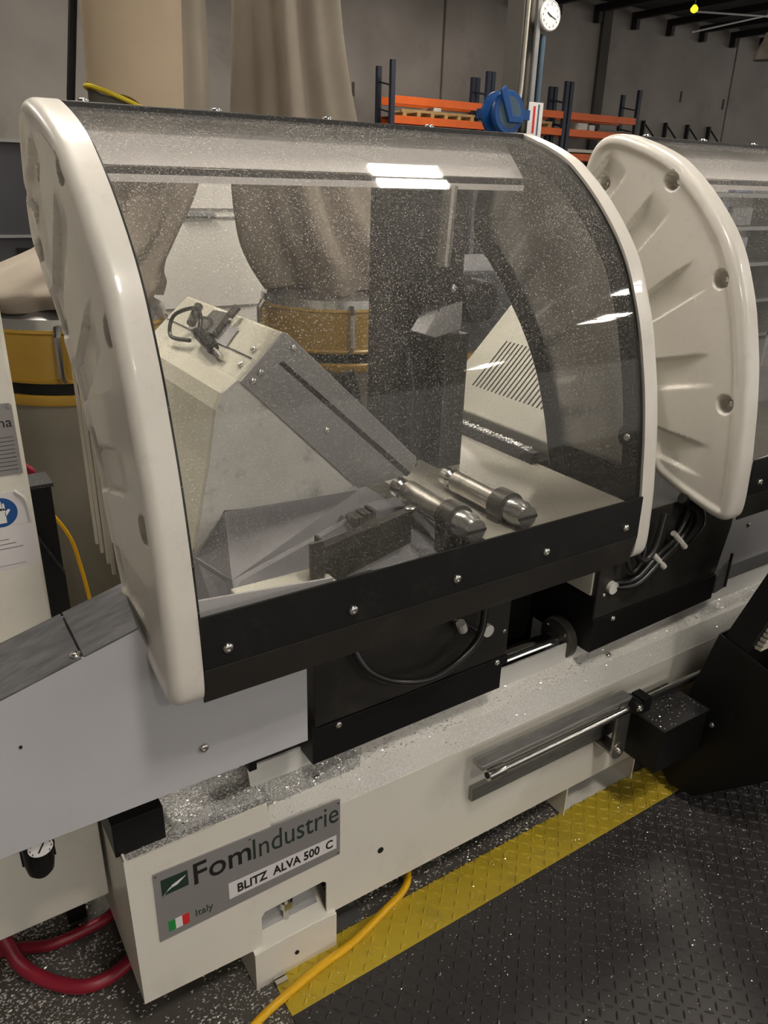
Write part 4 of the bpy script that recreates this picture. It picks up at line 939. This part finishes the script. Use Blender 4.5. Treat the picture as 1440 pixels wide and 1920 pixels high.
MB().tube([(11.72, 8, 3.9), (11.72, 8, 5.05)], .012, 8).obj('drop_rod', 'conduit', hp)
MB().lathe([(.02, 3.74), (.045, 3.76), (.05, 3.79), (.02, 3.83)], (10.07, 8, 0), 'z', 14).obj('yellow_lamp', 'warning_lamp', hp, smooth=50)
MB().tube([(10.07, 8, 3.82), (10.12, 8, 4.3), (10.2, 8, 5.05)], .008, 6).obj('lamp_wire', 'joist', hp)
pu = thing('pendant_hood', 'reddish pendant fitting half cut by the right edge', 'lamp', (11.9, 8, 3.4))
MB().lathe([(.14, 3.36), (.15, 3.43), (.05, 3.62), (.03, 3.72)], (11.95, 8.1, 0), 'z', 24).obj('shade', 'corrugated', pu, smooth=40); MB().tube([(11.95, 8.1, 3.7), (11.95, 8.1, 5.05)], .01, 6).obj('cord', 'joist', pu)
# stock shelf seen through the second guard
sh = thing('stock_shelf', 'grey stock shelf of packs seen through the second guard at the right edge', 'shelf', (6.3, 4.4, 0))
MB().box(5.5, 7.1, 4.62, 4.66, 0, 1.62).obj('back', 'cabinet_white', sh)
for z in (.3, .62, .94, 1.24, 1.5): MB().box(5.5, 7.1, 4.2, 4.62, z, z + .03).obj('shelf_board', 'conduit', sh)
for x in (5.5, 7.1): MB().box(x - .02, x + .02, 4.2, 4.62, 0, 1.62).obj('shelf_side', 'conduit', sh)
PACKS = [(.973, 5.62, .26, .19, 'shelf_blue', 'blue pack at the left of the middle stock shelf'), (.973, 5.95, .22, .15, 'carton', 'pale carton in the middle of the middle stock shelf'), (.973, 6.24, .30, .21, 'shelf_lilac', 'lilac pack at the right of the middle stock shelf'),
         (1.273, 5.60, .30, .12, 'shelf_lilac', 'flat lilac pack at the left of the upper stock shelf'), (1.273, 5.98, .20, .19, 'shelf_blue', 'tall blue pack on the upper stock shelf'), (1.273, 6.25, .28, .15, 'shelf_grey', 'grey pack at the right of the upper stock shelf'),
         (1.533, 5.72, .42, .10, 'cabinet_white', 'white flat pack on top of the stock shelf'), (1.533, 6.26, .24, .14, 'shelf_blue', 'blue pack on top of the stock shelf'),
         (.653, 5.64, .34, .16, 'shelf_grey', 'grey pack at the left of the lower stock shelf'), (.653, 6.06, .30, .18, 'shelf_blue', 'blue pack at the right of the lower stock shelf')]
for z, x, w, hg, m, lab in PACKS:
    tag(MB().box(x, x + w, 4.24, 4.55, z, z + hg).obj('stock_pack', m, bev=.01), lab, 'box', 'packs on the stock shelf')
